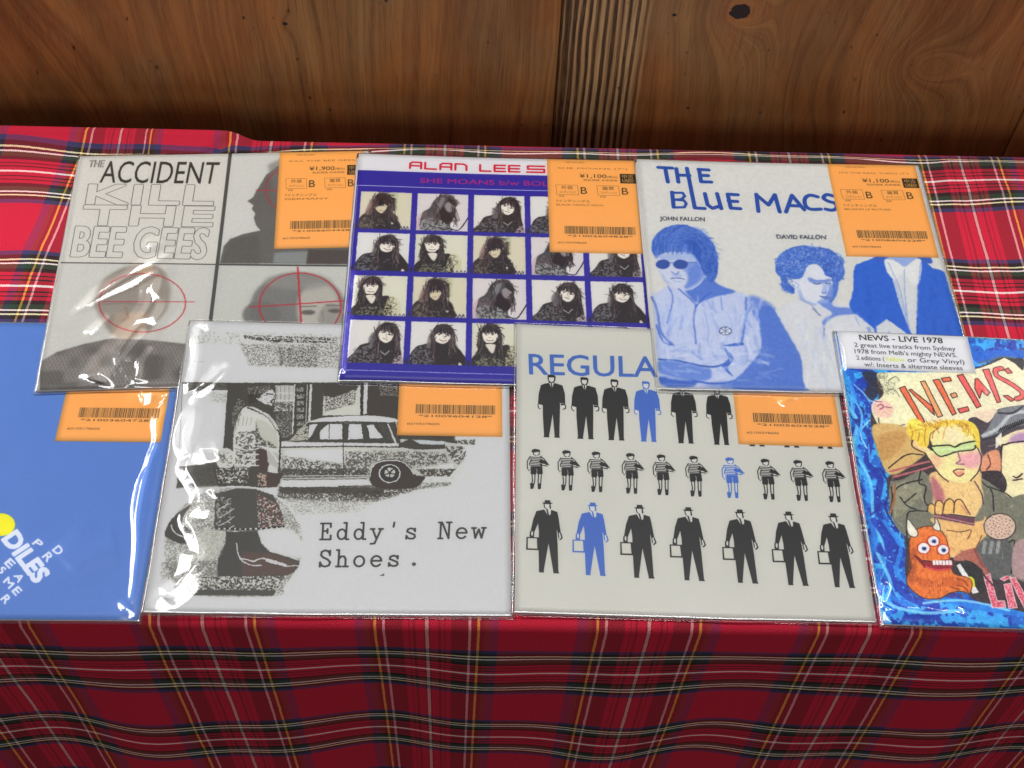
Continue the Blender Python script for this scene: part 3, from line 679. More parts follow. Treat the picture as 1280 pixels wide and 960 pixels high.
def art_duo():
    p = Print(Q_DUO, (214, 213, 208), 1280)
    BL, B2, B3 = (62, 108, 196), (108, 142, 212), (160, 178, 222)
    T = (32, 82, 166)
    z = lambda pts: Zm(3, 790, 180, pts)
    W = 5.5
    for st in ([(100, 84), (152, 86)], [(126, 86), (136, 138)], [(168, 88), (176, 138)], [(172, 112), (218, 113)], [(208, 86), (238, 234), (275, 236)], [(254, 90), (262, 136), (300, 137)], [(252, 90), (290, 92)], [(258, 112), (288, 113)],
               [(152, 176), (158, 232)], [(276, 180), (286, 222), (305, 235), (328, 228)], [(322, 180), (338, 236)], [(362, 182), (374, 234), (410, 236)], [(362, 182), (400, 184)], [(366, 208), (398, 209)],
               [(470, 182), (478, 246)], [(470, 184), (516, 222), (540, 184)], [(540, 184), (558, 248)], [(582, 248), (604, 186), (650, 240)], [(592, 224), (636, 226)],):
        p.line(z(st), W, T)
    p.line(z([(152, 178), (192, 178), (200, 190), (188, 202), (160, 204), (196, 206), (206, 218), (198, 232), (160, 233)]), 4, T)
    p.line(z([(700, 192), (670, 186), (652, 200), (656, 226), (676, 238), (712, 238)]), W, T, sm=True)
    p.line(z([(760, 190), (734, 184), (722, 196), (738, 208), (764, 216), (772, 232), (756, 242), (730, 238)]), W, T, sm=True)
    p.text('JOHN FALLON', (825.5, 273.8), (882, 274.4), (-.5, -5), (60, 66, 84), bold=0.5)
    p.text('DAVID FALLON', (972.5, 296), (1034, 296.6), (-.5, -5), (60, 66, 84), bold=0.5)
    # left figure
    z = lambda pts: Zm(4.364, 810, 270, pts)
    P = lambda pts, col, a=1., bl=0., sm=True, sp=None: p.poly(z(pts), col, a, bl, sm, sp)
    Ln = lambda pts, w, col, a=1., bl=0.: p.line(z(pts), w, col, a, sm=True, blur=bl)
    body = [(24, 440), (60, 410), (110, 380), (200, 400), (300, 420), (370, 368), (480, 405), (560, 430), (620, 470), (700, 560), (720, 700), (740, 880), (700, 935), (50, 935), (40, 700)]
    P(body, (196, 204, 226), 1, .4)
    P([(300, 930), (480, 900), (620, 830), (640, 700), (600, 560), (560, 430), (700, 500), (790, 700), (850, 940)], (112, 142, 210), .9, 3)
    P([(200, 390), (240, 350), (340, 330), (390, 370), (480, 408), (400, 430), (330, 450), (270, 470), (230, 440)], (96, 132, 206), 1, 1.2)
    P([(40, 200), (60, 180), (240, 180), (300, 220), (330, 280), (300, 350), (230, 400), (160, 395), (120, 370), (60, 300)], (206, 210, 224), 1, .4)
    P([(180, 260), (300, 240), (330, 300), (250, 380), (200, 390), (230, 330)], (130, 158, 216), .9, 2.2)
    P([(28, 200), (20, 165), (32, 115), (85, 62), (180, 40), (270, 62), (340, 115), (378, 190), (388, 265), (375, 330), (345, 358), (325, 330), (300, 290), (280, 240), (240, 195), (180, 188), (110, 190), (50, 215)], (70, 114, 196), 1, .5)
    P([(40, 150), (90, 80), (180, 60), (260, 80), (240, 150), (140, 160)], (92, 132, 206), .7, 2, True, (.5, 3, 11))
    P([(200, 150), (300, 110), (360, 200), (370, 300), (320, 280)], (50, 96, 186), .8, 2, True)
    P([(30, 205), (70, 172), (180, 168), (250, 190), (180, 192), (90, 192), (50, 225)], (120, 146, 208), .8, 1, True, (.45, 2, 3))
    P([(60, 215), (100, 205), (240, 200), (250, 235), (200, 232), (90, 236)], (168, 186, 222), .8, 1.4); P([(225, 285), (280, 260), (290, 330), (240, 375), (205, 385), (220, 340)], (112, 144, 212), .85, 2); P([(60, 290), (90, 330), (120, 372), (90, 350)], (150, 172, 218), .7, 1.5); P([(135, 312), (180, 312), (190, 326), (140, 328)], (176, 190, 222), .8, 1)
    for cx in (82, 180): p.ell(*z([(cx, 258)])[0], 9.2, 6.0, (56, 90, 168), 1, .3)
    p.line(z([(118, 250), (142, 250)]), 1.0, (70, 100, 170)); p.line(z([(215, 245), (270, 250)]), 1.2, (90, 120, 186))
    Ln([(130, 300), (155, 312), (172, 300)], 2.0, (110, 132, 190), .8, .5); Ln([(128, 338), (165, 334), (200, 340)], 1.3, (88, 108, 170)); Ln([(140, 352), (180, 355)], 1.5, (150, 170, 214), .8, .5)
    Ln([(110, 380), (135, 450), (105, 590)], 1.8, (110, 136, 206), .9, .4); Ln([(170, 395), (230, 450), (262, 490), (250, 560), (262, 700)], 2.2, (104, 130, 200), .9, .4)
    Ln([(262, 495), (300, 450), (345, 410)], 2.2, (78, 116, 198), 1, .3); Ln([(310, 520), (330, 620), (325, 710)], 1.5, (150, 168, 218), .8, .6); Ln([(400, 440), (410, 510)], 1.5, (120, 148, 212), .8, .6); Ln([(430, 520), (460, 600), (420, 690)], 1.2, (170, 182, 220), .8, .6)
    Ln([(540, 440), (535, 560), (515, 690)], 2.8, (90, 124, 202), .9, .8); Ln([(590, 450), (550, 520), (530, 560)], 2.2, (120, 148, 212), .9, .8)
    Ln([(20, 440), (50, 520), (70, 640), (130, 705)], 3, (96, 128, 202), .9, .8); Ln([(45, 600), (80, 690), (140, 712)], 2.4, (84, 120, 200), .9, .5)
    P([(415, 705), (515, 690), (520, 704), (440, 712)], BL, .9, .6)
    Ln([(60, 790), (160, 795), (260, 815), (340, 825), (410, 812), (450, 780)], 2.6, (70, 108, 190), 1, .3)
    P([(420, 720), (470, 780), (440, 830), (470, 880), (420, 840), (400, 815), (440, 790)], (76, 116, 200), 1, .6)
    P([(60, 800), (180, 805), (300, 830), (345, 840), (340, 890), (250, 905), (120, 880), (60, 860)], (110, 144, 212), .95, 1.5)
    P([(60, 885), (180, 900), (260, 905), (240, 935), (90, 935)], (70, 112, 196), 1, 1.5); Ln([(250, 905), (400, 915), (620, 865)], 2.6, (70, 112, 196), 1, .6); P([(430, 915), (640, 865), (700, 935), (430, 938)], (104, 138, 208), .9, 2)
    Ln([(240, 740), (290, 790)], 1.6, (130, 152, 212), .8, .6); Ln([(100, 720), (200, 700)], 1.2, (170, 186, 222), .8, .6); Ln([(350, 740), (380, 780)], 1.6, (160, 176, 220), .8, .6)
    p.ell(*z([(425, 628)])[0], 7.6, 5.2, (222, 222, 226)); p.ell(*z([(425, 628)])[0], 7.6, 5.2, (56, 78, 130), ring=1.1); p.line(z([(400, 612), (450, 642)]), .9, (56, 78, 130)); p.line(z([(425, 606), (425, 650)]), .9, (56, 78, 130)); p.line(z([(450, 612), (425, 630), (400, 640)]), .9, (56, 78, 130))
    # middle figure
    z = lambda pts: Zm(4.8, 950, 290, pts)
    P = lambda pts, col, a=1., bl=0., sm=True, sp=None: p.poly(z(pts), col, a, bl, sm, sp)
    Ln = lambda pts, w, col, a=1., bl=0.: p.line(z(pts), w, col, a, sm=True, blur=bl)
    P([(-40, 470), (20, 440), (80, 450), (130, 540), (200, 650), (245, 730), (285, 830), (305, 945), (-150, 945), (-60, 800), (10, 700), (0, 560)], (92, 130, 206), .95, .8)
    P([(100, 460), (180, 420), (240, 400), (380, 430), (450, 410), (560, 450), (640, 480), (700, 600), (720, 950), (310, 950), (250, 740), (140, 540)], (212, 213, 216), 1, .6)
    P([(200, 270), (280, 200), (340, 190), (430, 260), (460, 330), (440, 400), (390, 430), (330, 430), (240, 380)], (216, 218, 224), 1, .3)
    P([(390, 400), (450, 300), (470, 350), (440, 430), (560, 450), (700, 480), (500, 490), (420, 520), (390, 560), (378, 540), (400, 510), (440, 480), (380, 430)], (110, 142, 210), .95, 1.2)
    P([(205, 365), (140, 330), (130, 270), (98, 220), (110, 150), (160, 100), (240, 72), (330, 76), (430, 95), (490, 150), (515, 220), (500, 275), (460, 290), (440, 265), (400, 250), (380, 210), (340, 180), (290, 200), (260, 260), (215, 275), (170, 262), (180, 300), (212, 330)], (78, 122, 202), 1, .5)
    P([(110, 200), (150, 110), (300, 80), (460, 120), (500, 240), (400, 230), (330, 170), (240, 240), (150, 250)], (140, 168, 220), .8, 0, True, (.55, 2.0, 21))
    P([(110, 220), (140, 110), (300, 75), (480, 140), (505, 240), (430, 255), (320, 160), (230, 230), (150, 255)], (44, 92, 184), .8, 0, True, (.6, 2.2, 27))
    P([(440, 260), (480, 280), (470, 360), (440, 410), (420, 400), (445, 330)], (84, 124, 202), .95, .6)
    Ln([(310, 278), (360, 284), (420, 278)], 2.6, (104, 132, 200), .9, .4); Ln([(400, 290), (405, 345), (380, 355)], 1.4, (150, 170, 214), .8, .6); Ln([(365, 378), (400, 382), (438, 386)], 1.6, (84, 112, 184), 1, .3)
    Ln([(370, 400), (410, 408)], 1.5, (130, 156, 212), .8, .4); Ln([(215, 290), (240, 310), (225, 330)], 1.2, (150, 170, 214), .9, .3); P([(350, 410), (430, 415), (440, 450), (400, 450)], (120, 150, 212), .9, 1.2)
    Ln([(255, 400), (310, 425), (360, 490)], 1.6, (150, 160, 190), .9, .4); Ln([(320, 452), (370, 495)], 1.6, (110, 126, 170), .9, .3); Ln([(378, 540), (400, 640), (430, 760)], 1.4, (180, 186, 206), .9, .5); Ln([(390, 570), (385, 640)], 1.4, (110, 130, 190), .8, .5)
    # right figure: dark jacket, white shirt
    z = lambda pts: Zm(3, 1000, 180, pts)
    P = lambda pts, col, a=1., bl=0., sm=False, sp=None: p.poly(z(pts), col, a, bl, sm, sp)
    J = (48, 108, 204)
    P([(205, 470), (215, 445), (270, 425), (320, 410), (480, 400), (510, 455), (545, 475), (570, 560), (615, 700), (660, 920), (290, 920), (285, 690), (200, 620), (188, 600), (205, 540)], J, 1, .3)
    P([(315, 400), (440, 400), (455, 440), (445, 540), (440, 720), (418, 700), (380, 600), (345, 480)], (212, 213, 213), 1, .4)
    P([(330, 415), (440, 412), (430, 450), (390, 462), (350, 450)], (150, 172, 216), .95, 1.2, True)
    P([(340, 430), (430, 428), (415, 444), (350, 444)], (70, 112, 196), .9, .8, True)
    P([(450, 412), (560, 420), (545, 468), (500, 460)], (216, 214, 210), 1, .3)
    P([(290, 680), (330, 650), (400, 700), (430, 760), (300, 800)], (210, 212, 214), 1, .6)
    p.line(z([(290, 800), (285, 690), (215, 625)]), 1.0, (150, 176, 220), .7)
    p.line(z([(348, 470), (385, 590), (420, 700)]), 1.0, (150, 176, 224), .8); p.line(z([(448, 450), (444, 720)]), 1.0, (30, 74, 160), .8)
    P = lambda pts, col, a=1., bl=0., sm=True, sp=None: p.poly(Zm(4.8, 950, 290, pts), col, a, bl, sm, sp)
    Ln = lambda pts, w, col, a=1., bl=0.: p.line(Zm(4.8, 950, 290, pts), w, col, a, sm=True, blur=bl)
    P([(300, 262), (360, 280), (430, 272), (428, 292), (360, 300), (305, 290)], (120, 148, 208), .8, 1.0); Ln([(330, 298), (352, 304), (372, 300)], 1.4, (56, 84, 160)); Ln([(402, 298), (418, 302), (432, 298)], 1.4, (56, 84, 160))
    P([(388, 296), (410, 340), (398, 356), (376, 350), (384, 320)], (168, 184, 220), .9, .8); P([(415, 300), (446, 320), (440, 390), (416, 396), (420, 340)], (132, 158, 212), .85, 1.5); Ln([(380, 356), (394, 361), (404, 354)], 1.3, (78, 104, 176))
    P([(366, 374), (400, 380), (436, 384), (420, 394), (380, 390)], (104, 128, 188), .9, .4); P([(240, 330), (280, 400), (350, 426), (330, 432), (250, 400)], (150, 170, 214), .8, 1.6); P([(370, 396), (420, 402), (400, 420), (360, 414)], (160, 178, 218), .8, 1)
    P = lambda pts, col, a=1., bl=0., sm=True, sp=None: p.poly(Zm(3, 1000, 180, pts), col, a, bl, sm, sp)
    P([(300, 330), (340, 290), (430, 290), (470, 340), (470, 420), (300, 425)], (84, 124, 204), 1, .6); P([(330, 340), (440, 340), (445, 420), (395, 462), (340, 425)], (210, 212, 216), 1, .6); P([(335, 408), (385, 416), (440, 404), (428, 440), (392, 452), (352, 440)], (150, 172, 216), .9, 1.2)
    P([(275, 424), (300, 412), (322, 416), (330, 436), (300, 432)], (62, 104, 192), 1, .3); P([(440, 412), (480, 408), (500, 440), (470, 440), (452, 430)], (62, 104, 192), 1, .3); P([(322, 430), (345, 425), (395, 462), (360, 500), (330, 470)], (224, 224, 222), 1, .3); P([(395, 462), (440, 425), (460, 440), (448, 520), (410, 500)], (222, 222, 220), 1, .3)
    for st in ([(335, 440), (372, 520), (404, 640)], [(395, 464), (398, 560), (412, 680)], [(456, 440), (448, 540), (445, 640)]): p.line(Zm(3, 1000, 180, st), 1.0, (120, 150, 212), .8, sm=True)
    # locks of hair, folds of cloth
    z1 = lambda pts: Zm(4.364, 810, 270, pts); z2 = lambda pts: Zm(4.8, 950, 290, pts); z3 = lambda pts: Zm(3, 1000, 180, pts)
    HB = [(52, 96, 184), (84, 126, 204), (122, 156, 218), (44, 86, 176), (100, 138, 208)]
    p.strands(z1, 205, 175, 170, 125, 300, HB, 3, ln=60, w=1.0, curl=.3, a=.55, a0=3.0, a1=6.5, r0=.45, r1=.98)
    p.strands(z1, 340, 250, 40, 80, 90, HB, 4, ln=40, w=1.0, curl=.4, a=.6)
    rng = np.random.RandomState(5)
    for q in range(60):
        x = 40 + q * 3.6; p.line(z1([(x, 150 + rng.uniform(-10, 10)), (x - 4, 190 + rng.uniform(-12, 14))]), .9, HB[rng.randint(5)], .7)
    p.strands(z2, 305, 180, 200, 100, 420, HB + [(170, 190, 226)], 6, ln=26, w=1.1, curl=1.5, a=.75, a0=2.7, a1=6.9, r0=.42, r1=1.03)
    p.strands(z2, 175, 310, 38, 50, 50, HB, 7, ln=20, w=1.0, curl=1.4, a=.7); p.strands(z2, 470, 250, 36, 50, 50, HB, 8, ln=22, w=1.1, curl=1.4, a=.7)
    for q in range(150):
        x, y = rng.uniform(50, 640), rng.uniform(430, 900)
        if x < 100 and y < 500: continue
        l = rng.uniform(30, 110); an = rng.uniform(1.1, 2.0) if y < 720 else rng.uniform(-.4, .5)
        p.line(z1([(x, y), (x + l * .5 * math.cos(an) + rng.uniform(-8, 8), y + l * .5 * math.sin(an)), (x + l * math.cos(an), y + l * math.sin(an))]), rng.uniform(1.0, 4.5), [(224, 228, 238), (150, 172, 222), (178, 194, 230), (122, 150, 212)][rng.randint(4)], .35, sm=True, blur=.8)
    for q in range(50):
        x, y = rng.uniform(130, 420), rng.uniform(470, 930); l = rng.uniform(40, 120); an = rng.uniform(1.0, 1.9)
        if y > 560 and x < 280: continue
        p.line(z2([(x, y), (x + l * math.cos(an), y + l * math.sin(an))]), rng.uniform(1.5, 5), [(226, 227, 228), (190, 200, 224), (200, 204, 214)][rng.randint(3)], .5, blur=.9)
    for q in range(30):
        x, y = rng.uniform(210, 560), rng.uniform(440, 800); p.line(z3([(x, y), (x + rng.uniform(-10, 20), y + rng.uniform(30, 80))]), rng.uniform(1.5, 5), [(64, 122, 214), (36, 92, 188)][q % 2], .35, blur=1) if not 340 < x < 450 else None
    tm = int((1 - .285) * p.NV); sv = p.img[tm:].copy(); p.organic(.8, 4, 0.45, 8); p.img[tm:] = sv
    p.grain(0.035, 2.2, 7); p.grain(0.03, 12, 8)
    return p.image('print_duotone')

def art_shoe():
    p = Print(Q_SHOE, (206, 207, 200), 1400)
    DK, MD, LT = (74, 71, 66), (128, 126, 120), (203, 204, 197)  # dark tones lifted to grey: the film's haze is painted into them
    # dark row along the upper strip
    z = lambda pts: Zm(2.46, 170, 390, pts)
    p.poly(z([(150, 60), (700, 70), (700, 105), (150, 100)]), MD, .55, 1, speck=(.62, 2.2, 1))
    p.poly(z([(330, 72), (620, 80), (620, 98), (420, 94), (335, 84)]), DK, .9, .2, speck=(.45, 1.6, 2))
    p.poly(z([(320, 100), (640, 100), (660, 175), (350, 168)]), (120, 118, 112), .9, 1.2, speck=(.52, 1.2, 3)); p.poly(z([(440, 110), (560, 110), (560, 170), (440, 165)]), DK, .7, 1.2, speck=(.56, 1.1, 4))
    p.line(z([(340, 74), (620, 92)]), 1.0, (215, 215, 210)); p.line(z([(150, 155), (210, 155)]), 1, MD, .5)
    # photograph: house wall
    z = lambda pts: Zm(6, 240, 460, pts)
    y = lambda pts: Zm(5.12, 350, 460, pts)
    P = lambda pts, col, a=1., bl=0., sm=False, sp=None: p.poly(z(pts), col, a, bl, sm, sp)
    Y = lambda pts, col, a=1., bl=0., sm=False, sp=None: p.poly(y(pts), col, a, bl, sm, sp)
    P([(-70, 118), (2340, 100), (2340, 560), (1300, 560), (700, 900), (-110, 900)], (82, 79, 73))
    P([(-60, 122), (265, 122), (262, 190), (-70, 190)], (110, 108, 102), .9, 1, False, (.45, 1.6, 5))
    P([(-70, 180), (270, 170), (235, 600), (230, 700), (-100, 740)], (200, 201, 196)); P([(140, 190), (262, 190), (255, 262), (140, 262)], MD, .7, .5, False, (.55, 1.3, 7))
    P([(-100, 740), (200, 700), (300, 900), (-120, 900)], (96, 94, 88), .9, 0, False, (.3, 2, 8))
    # window with small panes
    P([(610, 130), (895, 126), (875, 500), (640, 540), (600, 300)], (84, 82, 76))
    P([(620, 134), (768, 132), (764, 318), (622, 318)], (176, 176, 170)); P([(780, 140), (860, 138), (850, 420), (770, 500)], (74, 72, 66))
    for xx in (640, 668, 700, 732): p.line(z([(xx, 134), (xx, 310)]), .9, (120, 118, 112), .8)
    for yy in (190, 244, 320): p.line(z([(620, yy), (770, yy)]), 1.4, LT)
    P([(620, 260), (764, 256), (760, 500), (640, 520)], (86, 84, 78), .85, 0, False, (.45, 1.8, 14)); P([(630, 330), (750, 325), (750, 520), (640, 520)], (150, 148, 142), .9, 0, False, (.55, 1.3, 15))
    for k in range(7): P([(790, 150 + k * 50), (845, 148 + k * 50), (842, 180 + k * 50), (788, 182 + k * 50)], (168, 168, 160), .9, .3, False, (.45, 1.2, 20 + k))
    P([(888, 126), (905, 126), (892, 400), (876, 400)], LT); p.line(z([(776, 128), (756, 490)]), 1.6, LT); p.line(z([(868, 128), (858, 420)]), 1.0, LT, .8)
    # second window and posts behind the car roof
    Y([(285, 150), (520, 110), (520, 300), (275, 305)], (186, 186, 179)); Y([(285, 105), (520, 105), (500, 130), (420, 165), (350, 190), (285, 180)], (80, 76, 70)); Y([(285, 140), (500, 120), (480, 230), (290, 280)], (78, 74, 68), .9, .6, False, (.53, 1.2, 31))
    Y([(520, 105), (540, 105), (535, 300), (515, 300)], (66, 62, 56)); Y([(540, 80), (568, 72), (558, 292), (535, 296)], (194, 195, 188)); Y([(570, 70), (1160, 60), (1160, 460), (760, 420), (740, 320), (560, 300)], (78, 72, 66))
    Y([(640, 90), (760, 80), (755, 180), (640, 180)], (160, 158, 150), .8, .3, False, (.56, 1.3, 33)); Y([(800, 60), (1160, 60), (1160, 200), (820, 200)], (150, 148, 140), .7, .5, False, (.6, 1.5, 35))
    P([(-70, 84), (2000, 76), (2000, 104), (1900, 104), (1000, 112), (-66, 114)], (206, 207, 200)); p.line(z([(-66, 116), (700, 117), (1860, 103)]), .8, (96, 94, 88))
    Y([(1160, 60), (1500, 60), (1500, 500), (1180, 500), (1120, 460)], (206, 207, 200), 1, 1.5)
    # street
    P([(-110, 900), (700, 860), (2200, 800), (2200, 1050), (600, 1180), (-150, 1100)], (204, 205, 198), 1, 2)
    Y([(0, 740), (600, 755), (900, 770), (620, 850), (300, 850), (-20, 830)], (84, 80, 74), .95, 2, False, (.42, 1.5, 41)); Y([(0, 750), (420, 755), (700, 760), (640, 800), (0, 800)], (80, 76, 70), .9, 1.2); Y([(380, 800), (660, 780), (720, 810), (560, 840)], (70, 62, 58), .8, 1, False, (.4, 1.5, 43)); Y([(-20, 800), (700, 810), (500, 920), (0, 940)], (130, 128, 122), .7, 3, False, (.55, 1.2, 44))
    Y([(900, 730), (1100, 730), (1100, 750), (800, 780)], (100, 98, 92), .8, 1, False, (.45, 1.4, 45)); Y([(700, 700), (1200, 600), (1230, 700), (900, 820)], (150, 150, 144), .4, 4, False, (.6, 1.6, 46))
    # car
    Y([(0, 470), (60, 465), (175, 345), (260, 318), (640, 306), (745, 325), (770, 450), (1060, 470), (1130, 480), (1195, 510), (1180, 590), (1120, 655), (930, 690), (900, 740), (600, 750), (0, 755)], (178, 179, 172))
    Y([(200, 345), (300, 316), (560, 303), (740, 322), (745, 345), (500, 346), (205, 350)], (206, 207, 200), 1, 0, True); p.line(y([(190, 350), (420, 344), (740, 350)]), 2.0, DK)
    Y([(180, 350), (740, 350), (775, 480), (60, 470)], (80, 78, 72)); Y([(60, 465), (165, 360), (185, 360), (180, 460)], (170, 168, 160), 1, 0, False, (.4, 2, 50))
    for w in ([(190, 362), (245, 358), (205, 430), (182, 452)], [(310, 358), (405, 358), (402, 455), (255, 455), (262, 400)], [(445, 358), (520, 358), (535, 450), (438, 456)], [(560, 364), (600, 362), (662, 445), (580, 448)]): Y(w, (212, 213, 208), 1, 0, False)
    p.line(y([(318, 360), (318, 450)]), 1.0, DK); p.line(y([(300, 362), (190, 460)]), 1.4, DK); p.line(y([(205, 455), (230, 425), (255, 440), (250, 462)]), 1.2, DK, sm=True)
    Y([(630, 362), (690, 362), (740, 470), (690, 450)], (90, 88, 82), .9, .3, False, (.45, 1.5, 52)); p.line(y([(695, 358), (745, 480)]), 2.2, (196, 197, 190)); p.line(y([(735, 345), (770, 450)]), 2.0, (66, 62, 56))
    Y([(0, 475), (740, 482), (760, 496), (0, 500)], (210, 211, 204)); p.line(y([(0, 505), (400, 498), (900, 505)]), 1.8, (70, 66, 60)); Y([(765, 480), (830, 450), (1060, 478), (1060, 515), (870, 520), (760, 500)], (82, 78, 72)); Y([(850, 455), (1050, 466), (1060, 488), (900, 484)], (190, 196, 198), .9, .5)
    Y([(40, 525), (400, 520), (570, 525), (560, 640), (400, 660), (40, 680)], (206, 207, 200), .9, 3); Y([(20, 560), (400, 610), (580, 560), (580, 690), (20, 700)], (96, 94, 88), .95, 2, False, (.47, 1.6, 54)); Y([(420, 530), (840, 530), (1060, 540), (1080, 600), (860, 640), (600, 600), (420, 620)], (88, 84, 78), .85, 1.5, False, (.5, 1.5, 55))
    Y([(0, 640), (560, 640), (560, 690), (0, 700)], (84, 80, 74), .9, 1, False, (.35, 1.8, 56)); p.line(y([(405, 350), (410, 690)]), 1.3, DK, .9); p.line(y([(10, 688), (570, 684)]), 1.0, LT)
    Y([(15, 715), (560, 708), (592, 745), (8, 756)], (208, 209, 202)); p.line(y([(20, 712), (560, 705)]), 1.2, DK, .8); p.line(y([(0, 758), (600, 750)]), 1.2, DK)
    Y([(575, 690), (590, 630), (640, 590), (740, 580), (820, 610), (870, 680), (930, 690), (910, 730), (860, 765), (700, 770), (600, 750)], (76, 68, 62), 1, .3, True); p.line(y([(580, 690), (590, 635), (640, 596), (740, 588), (810, 612), (860, 675)]), 1.6, LT, sm=True)
    p.ell(*y([(705, 672)])[0], 13.6, 11.8, (64, 58, 54)); p.ell(*y([(705, 672)])[0], 13, 11, LT, ring=1.6); p.ell(*y([(706, 665)])[0], 7, 6, (186, 186, 180))
    for an in range(5): cx, cy = y([(706, 668)])[0]; p.line([(cx, cy), (cx + 9 * math.cos(an * 1.257 + .3), cy + 8 * math.sin(an * 1.257 + .3))], 1.8, (60, 54, 50))
    p.line(y([(870, 640), (1020, 632), (1110, 615)]), 1.4, LT); Y([(1030, 620), (1100, 610), (1120, 640), (1040, 645)], (206, 207, 202)); Y([(870, 645), (1130, 640), (1090, 690), (930, 690)], (84, 80, 74), .95, .5, False, (.35, 2, 58))
    Y([(1060, 500), (1190, 500), (1195, 560), (1140, 620), (1080, 560)], (84, 82, 76), .9, .6, False, (.48, 2.2, 59)); Y([(1110, 460), (1250, 455), (1250, 490), (1120, 480)], (78, 78, 70), .9, .6, False, (.42, 1.6, 60)); p.line(y([(1120, 580), (1170, 545), (1190, 500)]), 1.6, LT, sm=True); p.line(y([(1000, 585), (1030, 625), (1010, 640)]), 1.2, LT)
    # boy in a pale jacket
    P([(400, 230), (370, 180), (410, 150), (440, 122), (600, 120), (630, 160), (625, 250), (600, 290), (560, 300), (480, 270)], (84, 80, 74), 1, .3, True); P([(540, 190), (600, 160), (625, 190), (618, 250), (600, 285), (560, 270), (500, 245)], (196, 196, 190), 1, .2, False, (.35, 2, 61)); P([(420, 180), (500, 170), (490, 260), (430, 270)], (70, 66, 60), 1, .5)
    P([(420, 150), (600, 130), (580, 180), (500, 200), (420, 200)], (150, 150, 144), .8, 0, False, (.55, 1.2, 62)); p.line(z([(560, 195), (600, 200)]), 1.6, (60, 56, 50)); p.line(z([(570, 262), (600, 262)]), 1.4, (60, 56, 50)); p.line(z([(490, 232), (560, 270), (590, 262)]), 1.6, LT)
    P([(330, 420), (380, 310), (440, 290), (520, 320), (600, 370), (660, 480), (668, 620), (650, 780), (560, 790), (480, 730), (330, 760), (310, 560)], (190, 191, 184), 1, .2, True)
    P([(480, 380), (560, 400), (640, 480), (650, 600), (560, 580), (480, 520)], (178, 178, 170), 1, .5); P([(480, 400), (520, 520), (600, 560), (640, 600), (480, 590)], (92, 89, 83), .95, .5, False, (.4, 2, 64)); P([(480, 590), (560, 610), (580, 720), (560, 800), (480, 760)], (88, 72, 66), 1, .4)
    P([(570, 610), (650, 640), (650, 760), (570, 700)], (170, 170, 164), 1, .3); p.line(z([(420, 298), (560, 360), (630, 450), (665, 520), (655, 770)]), 2.2, (70, 68, 62), sm=True); p.line(z([(470, 310), (570, 365), (640, 460)]), 1.2, LT, sm=True); p.line(z([(470, 580), (570, 600), (650, 700)]), 1.8, LT, sm=True)
    P([(330, 480), (480, 470), (500, 740), (330, 740)], (90, 88, 82), .9, 0, False, (.52, 2.2, 66)); 
    for k in range(5): p.line(z([(345, 560 + 40 * k), (420, 575 + 38 * k), (500, 560 + 42 * k)]), 1.7, (204, 205, 198), sm=True)
    for k in range(4): p.line(z([(360 + 30 * k, 370), (350 + 30 * k, 430)]), .9, (130, 128, 122), .8)
    P([(300, 330), (350, 230), (400, 250), (360, 400), (310, 520)], (140, 140, 134), .8, 0, False, (.52, 1.8, 67)); P([(190, 620), (260, 600), (320, 640), (300, 740), (200, 740)], (188, 188, 182), 1, .4, True); P([(200, 620), (310, 640), (290, 740), (210, 700)], (90, 88, 82), .8, .2, False, (.52, 1.8, 68))
    P([(160, 750), (440, 740), (560, 770), (680, 800), (600, 890), (380, 900), (190, 880)], (84, 81, 75), 1, .4); P([(180, 750), (430, 745), (420, 860), (200, 860)], (196, 196, 190), .9, 0, False, (.56, 2.0, 70)); P([(490, 780), (570, 790), (570, 880), (500, 880)], (196, 172, 160), .8, 0, False, (.5, 1.8, 71)); P([(560, 790), (690, 780), (640, 890), (560, 890)], (86, 74, 68), 1, .5)
    P([(660, 870), (700, 840), (1100, 835), (1100, 885), (680, 890)], (206, 207, 200))
    # round picture of two pointed shoes
    z = lambda pts: Zm(5.645, 190, 590, pts)
    P([(0, 0), (0, 0), (0, 0)], DK)
    circ = [(85, 455), (95, 400), (150, 310), (230, 220), (340, 150), (480, 110), (620, 100), (760, 115), (880, 170), (980, 250), (1040, 350), (1065, 480), (1050, 620), (1000, 720), (935, 800), (870, 872), (240, 870), (150, 780), (100, 640)]
    P(circ, (194, 195, 188), 1, .3, True); P(circ, (112, 110, 104), .7, .4, True, (.50, 1.2, 80)); P([(745, 415), (800, 540), (1040, 600), (1055, 470), (960, 400)], (200, 201, 195), .9, 2, True)
    p.line(z(circ[0:11]), 2.4, (212, 213, 208), sm=True)
    P([(90, 450), (100, 400), (160, 310), (280, 225), (230, 300), (215, 360), (260, 400), (300, 440), (305, 480), (285, 510), (190, 500), (110, 465)], (84, 82, 78), 1, .3, True); p.line(z([(135, 375), (165, 430), (235, 460)]), 1.5, (190, 190, 186), sm=True)
    P([(450, 150), (600, 112), (740, 118), (860, 160), (930, 300), (935, 385), (760, 400), (740, 410), (440, 410), (440, 370)], (88, 86, 82), 1, .4); P([(740, 150), (900, 220), (930, 380), (760, 395)], (120, 84, 74), .7, 0, False, (.45, 2, 81)); P([(460, 170), (560, 180), (560, 370), (450, 370)], (170, 170, 165), .8, 0, False, (.58, 2, 82)); P([(740, 140), (930, 250), (930, 385), (750, 385)], (206, 206, 200), .8, 0, False, (.6, 1.8, 83))
    for k in range(6): p.line(z([(470 + 60 * (k % 2), 260 + 30 * k), (540 + 40 * (k % 2), 225 + 30 * k)]), 1.2, (190, 190, 185)); 
    p.line(z([(430, 395), (560, 400), (740, 400), (935, 380)]), 2.0, (60, 58, 52)); 
